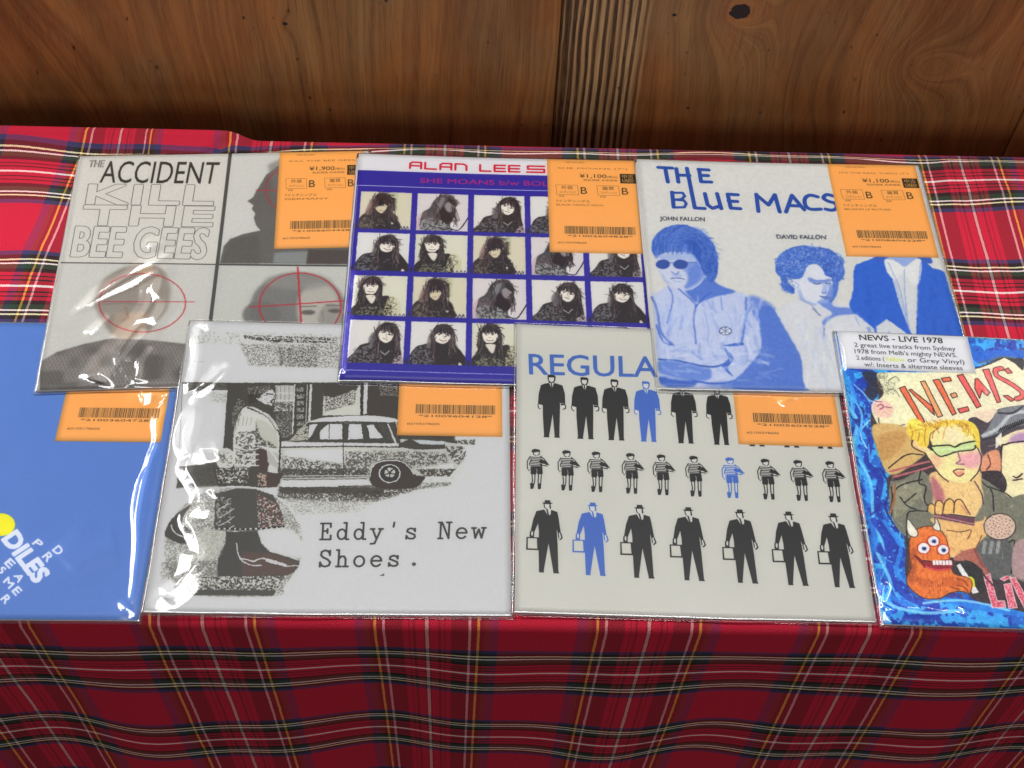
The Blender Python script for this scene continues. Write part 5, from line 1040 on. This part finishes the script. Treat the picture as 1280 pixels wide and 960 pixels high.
TAGS = {}
def art_tag(price, sub, line, seed, dark_x=.86):
    key = (price, sub, line)
    q = [(0, 1), (1, 1), (1, 0), (0, 0)]
    p = Print(q, (240, 176, 94), 512, 700); p.k = 4.6
    K = (84, 62, 34)
    rng = np.random.RandomState(seed)
    jp = '7インチシングル'
    p.text('USED RECORDS', (.20, .963), (.42, .963), (0, .014), K, a=.75)
    p.text(sub, (.12, .895), (.90, .895), (0, .018), K, a=.6)
    p.text('¥' + price, (.36, .800), (.66, .800), (0, .042), K, bold=.08)
    p.text('(税込)', (.67, .803), (.78, .803), (0, .020), K, a=.9)
    p.text('税抜価格 本体価格', (.40, .766), (.78, .766), (0, .017), K, a=.75)
    p.poly([(.81, .850), (.985, .850), (.985, .745), (.81, .745)], (52, 40, 26))
    p.text('中古', (.835, .803), (.96, .803), (0, .034), (206, 158, 84), bold=.1); p.text('USED', (.835, .758), (.96, .758), (0, .034), (206, 158, 84), bold=.25)
    for x, w in ((.09, '外装'), (.545, '盤質')):
        bx = [(x, .715), (x + .24, .715), (x + .25, .610), (x + .01, .610)]
        p.line(bx, .35, K, closed=True)
        p.text(w, (x + .06, .672), (x + .19, .672), (0, .03), K, a=.9); p.text('コンディション', (x + .04, .628), (x + .22, .628), (0, .022), K, a=.75)
        p.text('B', (x + .275, .622), (x + .345, .622), (0, .078), K, bold=.05)
        p.text('評価', (x + .03, .585), (x + .09, .585), (0, .016), K, a=.7)
    p.text(jp, (.09, .530), (.46, .530), (0, .024), K, a=.85)
    p.text(line, (.09, .492), (.60, .492), (0, .018), K, a=.8)
    x = .17
    while x < .93:
        w = rng.choice([.004, .004, .008, .011]); g = rng.choice([.005, .006, .009])
        p.poly([(x, .275), (x + w, .275), (x + w, .195), (x, .195)], K, .9); x += w + g
    p.text('*2100%d604%d28*' % (seed * 3 % 10, seed * 7 % 10), (.20, .165), (.90, .165), (0, .019), K, bold=.05, a=.9)
    p.text('#2105%d78605' % seed, (.09, .095), (.40, .095), (0, .018), K, a=.9)
    p.grain(0.02, 3, seed)
    return p.image('print_price_tag')

def art_note():
    q = [(0, 1), (1, 1), (1, 0), (0, 0)]
    p = Print(q, (228, 228, 230), 900, 330); p.k = 5.2
    K = (70, 70, 76)
    p.text('NEWS - LIVE 1978', (.165, .79), (.80, .79), (0, .155), (48, 48, 52), bold=.45)
    for s, x0, x1, y in (('2 great live tracks from Sydney', .115, .885, .595), ("1978 from Melb's mighty NEWS.", .11, .885, .42), ('2 editions (', .115, .325, .245), ('Yellow', .33, .475, .245), ('or Grey Vinyl)', .50, .93, .245), ('w/: Inserts & alternate sleeves', .165, .905, .075)):
        p.text(s, (x0, y), (x1, y), (0, .12), (214, 218, 90) if s == 'Yellow' else K, bold=.15 if s != 'Yellow' else .3)
    return p.image('print_note')
# ------------------------------------------------------------------ sleeves: each rests on what lies below it
GX0, GY0, GS = -0.42, -0.12, 0.0015
GW, GH = 640, 300
HF = np.zeros((GH, GW))
def h_at(x, y):
    i = np.clip((x - GX0) / GS, 0, GW - 1.01); j = np.clip((y - GY0) / GS, 0, GH - 1.01)
    a = i.astype(int); b = j.astype(int); fx = i - a; fy = j - b
    return (HF[b, a] * (1 - fx) + HF[b, a + 1] * fx) * (1 - fy) + (HF[b + 1, a] * (1 - fx) + HF[b + 1, a + 1] * fx) * fy

def film_material(name='clear_film'):
    t = NT(name)
    tr = t.n('ShaderNodeBsdfTransparent'); tr.inputs[0].default_value = (0.985, 0.985, 0.98, 1)
    gl = t.n('ShaderNodeBsdfAnisotropic'); gl.inputs['Roughness'].default_value = 0.125; gl.inputs['Color'].default_value = (1, 1, 1, 1)
    fr = t.n('ShaderNodeFresnel'); fr.inputs['IOR'].default_value = 1.5
    geo = t.n('ShaderNodeTexCoord'); nz = t.noise(geo.outputs['Object'], 260, 2)
    b = t.n('ShaderNodeBump'); b.inputs['Strength'].default_value = 0.12; b.inputs['Distance'].default_value = 0.0004
    t.t.links.new(nz, b.inputs['Height']); t.t.links.new(b.outputs[0], gl.inputs['Normal']); t.t.links.new(b.outputs[0], fr.inputs['Normal'])
    fac = t.m('MULTIPLY', fr.outputs[0], 1.7, clamp=True)
    mx = t.n('ShaderNodeMixShader'); t.t.links.new(fac, mx.inputs[0]); t.t.links.new(tr.outputs[0], mx.inputs[1]); t.t.links.new(gl.outputs[0], mx.inputs[2])
    t.t.links.new(mx.outputs[0], t.out.inputs[0])
    return t.mat
FILM = film_material()
tb = NT('card_edge'); tb.bsdf((0.62, 0.61, 0.57), 0.7, 0.2); CARD = tb.mat

MARG = 0.0016          # how far the film reaches beyond the card
class Sleeve:
    def __init__(s, x, y, ang, w, h, quad):
        s.x, s.y, s.a, s.w, s.h, s.q = x, y, ang, w, h, quad
        s.M = homog(quad, [(0, h), (w, h), (w, 0), (0, 0)])
        n = 72; s.n = n
        s.gu = np.linspace(-MARG, w + MARG, n); s.gv = np.linspace(-MARG, h + MARG, n)
        U, V = np.meshgrid(s.gu, s.gv); X, Y = s.xy(U, V)
        base = np.maximum(h_at(X, Y), 0.0)
        flat = sstep(FRONT + 0.001, FRONT - 0.004, Y) * 0
        z = base.copy()
        for _ in range(900):
            p = np.pad(z, 1, mode='edge')
            av = (p[:-2, 1:-1] + p[2:, 1:-1] + p[1:-1, :-2] + p[1:-1, 2:]) / 4
            z = np.maximum(base, av)
        s.zb = z + 0.00015
        fu = np.linspace(-MARG, w + MARG, 240); fv = np.linspace(-MARG, h + MARG, 240)
        U, V = np.meshgrid(fu, fv); X, Y = s.xy(U, V)
        top = s.z(U, V) + 0.00190
        i = np.clip(((X - GX0) / GS).round().astype(int), 0, GW - 1); j = np.clip(((Y - GY0) / GS).round().astype(int), 0, GH - 1)
        np.maximum.at(HF, (j, i), top)
    def xy(s, U, V):
        c, sn = math.cos(s.a), math.sin(s.a)
        return s.x + U * c - V * sn, s.y + U * sn + V * c
    def z(s, U, V):
        i = np.clip((U + MARG) / (s.w + 2 * MARG) * (s.n - 1), 0, s.n - 1.001); j = np.clip((V + MARG) / (s.h + 2 * MARG) * (s.n - 1), 0, s.n - 1.001)
        a = i.astype(int); b = j.astype(int); fx = i - a; fy = j - b; Z = s.zb
        return (Z[b, a] * (1 - fx) + Z[b, a + 1] * fx) * (1 - fy) + (Z[b + 1, a] * (1 - fx) + Z[b + 1, a + 1] * fx) * fy
    def slab(s, name, u0, u1, v0, v1, z0, z1, nu, nv, mat, parent, skew=0.0, edge_mat=None):
        us = np.linspace(u0, u1, nu); vs = np.linspace(v0, v1, nv); U, V = np.meshgrid(us, vs)
        tu = (U - u0) / (u1 - u0); tv = (V - v0) / (v1 - v0)
        U = U + skew * (V - v1)
        X, Y = s.xy(U, V); Z = s.z(U, V)
        N = nu * nv
        top = np.stack([X.ravel(), Y.ravel(), (Z + z1).ravel()], 1); bot = top.copy(); bot[:, 2] += z0 - z1
        f = grid_faces(nu, nv).tolist() + grid_faces(nu, nv, N)[:, ::-1].tolist(); nf = len(f)
        rim = [i for i in range(nu)] + [j * nu + nu - 1 for j in range(1, nv)] + [(nv - 1) * nu + i for i in range(nu - 2, -1, -1)] + [j * nu for j in range(nv - 2, 0, -1)]
        for a, b in zip(rim, rim[1:] + rim[:1]): f.append([a, N + a, N + b, b])
        uv = np.stack([tu.ravel(), tv.ravel()], 1)
        loc = parent.location
        v = np.vstack([top, bot]) - np.array(loc)
        o = link_mesh(name, v, f, mat, parent, np.vstack([uv, uv]), smooth=False)
        fl = np.zeros(len(f), bool); fl[:grid_faces(nu, nv).shape[0]] = True
        o.data.polygons.foreach_set('use_smooth', fl)
        if edge_mat:
            o.data.materials.append(edge_mat); mi = np.zeros(len(f), np.int32); mi[len(grid_faces(nu, nv)):] = 1
            o.data.polygons.foreach_set('material_index', mi)
        return o
    def film(s, parent, ridges, seed, wav=0.00012):
        e = np.array([0, .0002, .0005, .0009, .0014, .002])
        us = np.concatenate([-MARG + e, np.linspace(0.0006, s.w - 0.0006, 190), s.w + MARG - e[::-1]])
        vs = np.concatenate([-MARG + e, np.linspace(0.0006, s.h - 0.0006, 190), s.h + MARG - e[::-1]])
        U, V = np.meshgrid(us, vs)
        wn = vnoise(U.shape, 14, seed + 20)
        d = np.minimum(np.minimum(U + MARG, s.w + MARG - U), np.minimum(V + MARG, s.h + MARG - V))
        R = 0.0016; q = np.clip(1 - d / R, 0, 1)
        T = 0.00145
        zf = T * np.sqrt(np.clip(1 - q * q, 0, 1))
        rng = np.random.RandomState(seed)
        w = (vnoise(U.shape, 26, seed) * 0.7 + vnoise(U.shape, 9, seed + 1) * 0.3)
        wob = wav * w * np.clip((d - 0.001) / 0.01, 0, 1)
        # film borders are never straight
        eu = (vnoise((1, U.shape[1]), 30, seed + 5)[0] - 0.5) * 0.0007
        ev = (vnoise((1, U.shape[0]), 30, seed + 6)[0] - 0.5) * 0.0007
        rz = np.zeros_like(U)
        for pts, hgt, wid in ridges:
            P = happly(s.M, spline(pts, 6, False)); D = np.full(U.shape, 9.0); tt = np.zeros_like(U); n = len(P) - 1
            for k in range(n):
                a, b = P[k], P[k + 1]; dd = b - a; t_ = np.clip(((U - a[0]) * dd[0] + (V - a[1]) * dd[1]) / max(dd @ dd, 1e-12), 0, 1)
                r = np.hypot(U - a[0] - t_ * dd[0], V - a[1] - t_ * dd[1]); m = r < D; D = np.where(m, r, D); tt = np.where(m, (k + t_) / n, tt)
            taper = np.clip(np.minimum(tt, 1 - tt) * 8 + 0.25, 0, 1)
            wid2 = wid * (1.4 + 1.5 * wn); rz = np.maximum(rz, 1.25 * hgt * taper * (0.6 + wn) * np.clip(1 - D / (wid2 * 1.5), 0, 1) ** 1.15)
        zf = zf + wob + rz * np.clip(d / 0.003, 0, 1)
        sgn = np.where(V < s.h / 2, -1.0, 1.0)
        near = np.clip(1 - d / 0.004, 0, 1)
        X, Y = s.xy(U + ev[:, None] * near, V + eu[None, :] * near); Z = s.z(U, V) + 0.0001 + zf
        N = X.size
        top = np.stack([X.ravel(), Y.ravel(), Z.ravel()], 1) - np.array(parent.location)
        # under sheet of the bag, coarse
        us2 = np.linspace(-MARG, s.w + MARG, 24); vs2 = np.linspace(-MARG, s.h + MARG, 24); U2, V2 = np.meshgrid(us2, vs2); X2, Y2 = s.xy(U2, V2)
        bot = np.stack([X2.ravel(), Y2.ravel(), (s.z(U2, V2) + 0.00004).ravel()], 1) - np.array(parent.location)
        f = grid_faces(len(us), len(vs)).tolist() + grid_faces(24, 24, N)[:, ::-1].tolist()
        return link_mesh('plastic_film', np.vstack([top, bot]), f, FILM, parent)

def build(name, label, sl, img_fn, ridges, seed, tag_uv=None, tag_img=None, note=None, wav=0.00012):
    cx, cy = sl.xy(sl.w / 2, sl.h / 2)
    root = empty(name, (float(cx), float(cy), 0.0))
    tag(root, label, 'record sleeve', 'records in clear plastic sleeves on the tartan cloth')
    im = img_fn()
    sl.slab('cover', 0, sl.w, 0, sl.h, 0.0002, 0.00120, 48, 48, print_material('cover_print', im, 0.42, 0.3), root, edge_mat=CARD)
    if tag_uv:
        u0, u1, v0, v1, sk = tag_uv
        o = sl.slab('price_label', u0 * sl.w, u1 * sl.w, v0 * sl.h, v1 * sl.h, 0.00122, 0.00132, 16, 20, print_material('label_print', tag_img, 0.55, 0.25), root, skew=sk)
        o['label'] = 'orange paper price slip with black print and a barcode'
    if note:
        u0, u1, v0, v1 = note
        o = sl.slab('information_slip', u0 * sl.w, u1 * sl.w, v0 * sl.h, v1 * sl.h, 0.00122, 0.00134, 16, 8, print_material('note_print', art_note(), 0.5, 0.3), root)
        o['label'] = 'white printed slip with five lines of text'
    sl.film(root, ridges, seed, wav)
    return root

# bottom of the pile first
Q_PLAIN = None
def px_of(x, y, z):
    v = cam.matrix_world.inverted() @ Vector((x, y, z)); return (640 + 1652.2 * v.x / -v.z, 480 - 1652.2 * v.y / -v.z)
bx, by, ba, bw, bh = -0.3670, -0.0665, 0.004, 0.1842, 0.1866
def _corner(u, v): c, sn = math.cos(ba), math.sin(ba); return px_of(bx + u * c - v * sn, by + u * sn + v * c, 0.002)
Q_PLAIN = [_corner(0, bh), _corner(bw, bh), _corner(bw, 0), _corner(0, 0)]
S_PLAIN = Sleeve(bx, by, ba, bw, bh, Q_PLAIN)
S_KILL = Sleeve(-0.2609, 0.0715, 0.0568, 0.183, 0.1843, Q_KILL)
S_SHOE = Sleeve(-0.1806, -0.0619, 0.0071, 0.1839, 0.183, Q_SHOE)
S_GRID = Sleeve(-0.0933, 0.0807, 0.0045, 0.1793, 0.1806, Q_GRID)
S_MEN = Sleeve(0.0048, -0.0596, -0.0110, 0.1838, 0.1824, Q_MEN)
S_DUO = Sleeve(0.0868, 0.0786, 0.0095, 0.1843, 0.1831, Q_DUO)
S_WAVE = Sleeve(0.1913, -0.0638, -0.0121, 0.183, 0.1852, Q_WAVE)

zz = lambda sc, ox, oy: (lambda pts: Zm(sc, ox, oy, pts))
k1 = zz(2.907, 40, 170); e1 = zz(2.46, 170, 390); b1 = zz(2.342, 0, 380)
R_PLAIN = [(b1([(490, 262), (480, 300), (462, 340), (458, 400), (440, 450), (415, 540), (402, 620), (400, 720), (392, 800), (386, 880)]), .0008, .0010), (b1([(410, 268), (450, 262), (485, 275)]), .0014, .0022), (b1([(200, 780), (280, 720), (340, 700)]), .0003, .006), (b1([(360, 900), (380, 885)]), .0008, .002)]
R_KILL = [(k1([(165, 635), (230, 580), (300, 530), (380, 480), (440, 450), (510, 420)]), .0012, .0016), (k1([(190, 620), (300, 560), (400, 510), (470, 490)]), .0012, .0016), (k1([(470, 490), (440, 560), (470, 600), (440, 660), (380, 680), (330, 740), (300, 790), (340, 860), (370, 900)]), .0020, .0026),
          (k1([(430, 540), (410, 620), (340, 720), (300, 780)]), .0016, .0020), (k1([(200, 720), (240, 690), (285, 650)]), .0012, .0016), (k1([(350, 780), (320, 850), (370, 880)]), .0018, .0030), (k1([(470, 60), (500, 30)]), .0012, .0014), (k1([(420, 400), (480, 380)]), .0008, .002), (k1([(240, 900), (290, 820), (350, 760), (420, 690)]), .0022, .0034), (k1([(380, 900), (400, 820), (440, 760)]), .0012, .0022)]
R_SHOE = [(e1([(200, 42), (185, 80), (188, 130), (178, 190), (165, 235), (175, 248), (215, 215), (250, 185), (275, 170), (262, 195), (225, 230), (190, 260), (180, 300)]), .0013, .0014),
          (e1([(180, 300), (165, 340), (150, 390), (165, 440), (185, 430), (160, 480), (180, 520), (200, 560), (195, 600), (160, 640), (185, 680), (200, 740), (180, 790), (130, 840), (70, 885)]), .0018, .0020), (e1([(170, 420), (220, 425), (250, 420)]), .0014, .0018), (e1([(200, 560), (240, 545)]), .0012, .0018),
          (e1([(260, 170), (240, 200), (200, 230)]), .0014, .0020), (e1([(190, 45), (225, 46)]), .0009, .0014), (e1([(190, 740), (150, 830), (90, 880)]), .0016, .0028)]
R_GRID = [(zz(3.096, 420, 180)([(78, 480), (66, 600), (50, 720), (34, 840), (22, 890)]), .0010, .0012)]
R_MEN = [(zz(3, 850, 460)([(375, 130), (400, 112), (425, 98)]), .0010, .0016)]
R_DUO = [(zz(3, 1000, 180)([(430, 20), (470, 140), (520, 300), (560, 440)]), .0006, .0010)]
R_WAVE = [(zz(8, 1030, 400)([(90, 110), (110, 220), (150, 400), (165, 520)]), .0010, .0012), (zz(2.4, 1030, 400)([(180, 880), (230, 868), (300, 872), (420, 880)]), .0014, .0018), (zz(2.4, 1030, 400)([(160, 860), (175, 790)]), .0010, .0012), (zz(8, 1030, 400)([(40, 80), (70, 150)]), .0010, .0014)]

TAGP = (.672, .985, .568, 1.0, 0.0)
build('record_sleeve', 'plain blue record sleeve with white slanted letters and a yellow spot, at the far left', S_PLAIN, lambda: art_plain(Q_PLAIN), R_PLAIN, 11, (.665, .975, .566, 1.0, 0.0), art_tag('1,500', 'CROCODILES', 'UK ORIGINAL', 1), wav=0.00016)
build('record_sleeve', 'black and white record sleeve in four fields with heads behind red target rings', S_KILL, art_targets, R_KILL, 12, (.690, .983, .553, 1.0, 0.0), art_tag('1,900', 'KILL THE BEE GEES', 'GERMANY', 2))
build('record_sleeve', 'black and white record sleeve with a boy, an old car and pointed shoes', S_SHOE, art_shoe, R_SHOE, 13, (.662, .978, .587, 1.0, 0.0), art_tag('1,100', 'EDDYS NEW SHOES', 'UK ORIGINAL/7 INCH  PS/VG', 3))
build('record_sleeve', 'violet blue record sleeve with a grid of twenty small photographs of a long-haired person', S_GRID, art_grid, R_GRID, 14, (.674, .995, .558, 1.0, 0.0), art_tag('1,100', 'SHE MOANS (7")', 'BLACK VINYL/7 INCH', 4))
build('record_sleeve', 'pale grey record sleeve printed with rows of small standing men in suits and ball players', S_MEN, art_men, R_MEN, 15, (.670, .987, .577, 1.0, 0.0), art_tag('1,100', 'REGULAR', 'AUSTRALIA', 5))
build('record_sleeve', 'white record sleeve with blue tinted portraits of three young men with folded arms', S_DUO, art_duo, R_DUO, 16, (.674, .988, .566, 1.0, 0.0), art_tag('1,100', "IT'S THE REAL THING (7\")", 'BELGIUM LP PICTURE', 6))
build('record_sleeve', 'colourful cartoon record sleeve with an orange three-eyed monster and blue waves, at the right edge', S_WAVE, art_wave, R_WAVE, 17, None, None, note=(.004, .428, .857, 1.002))
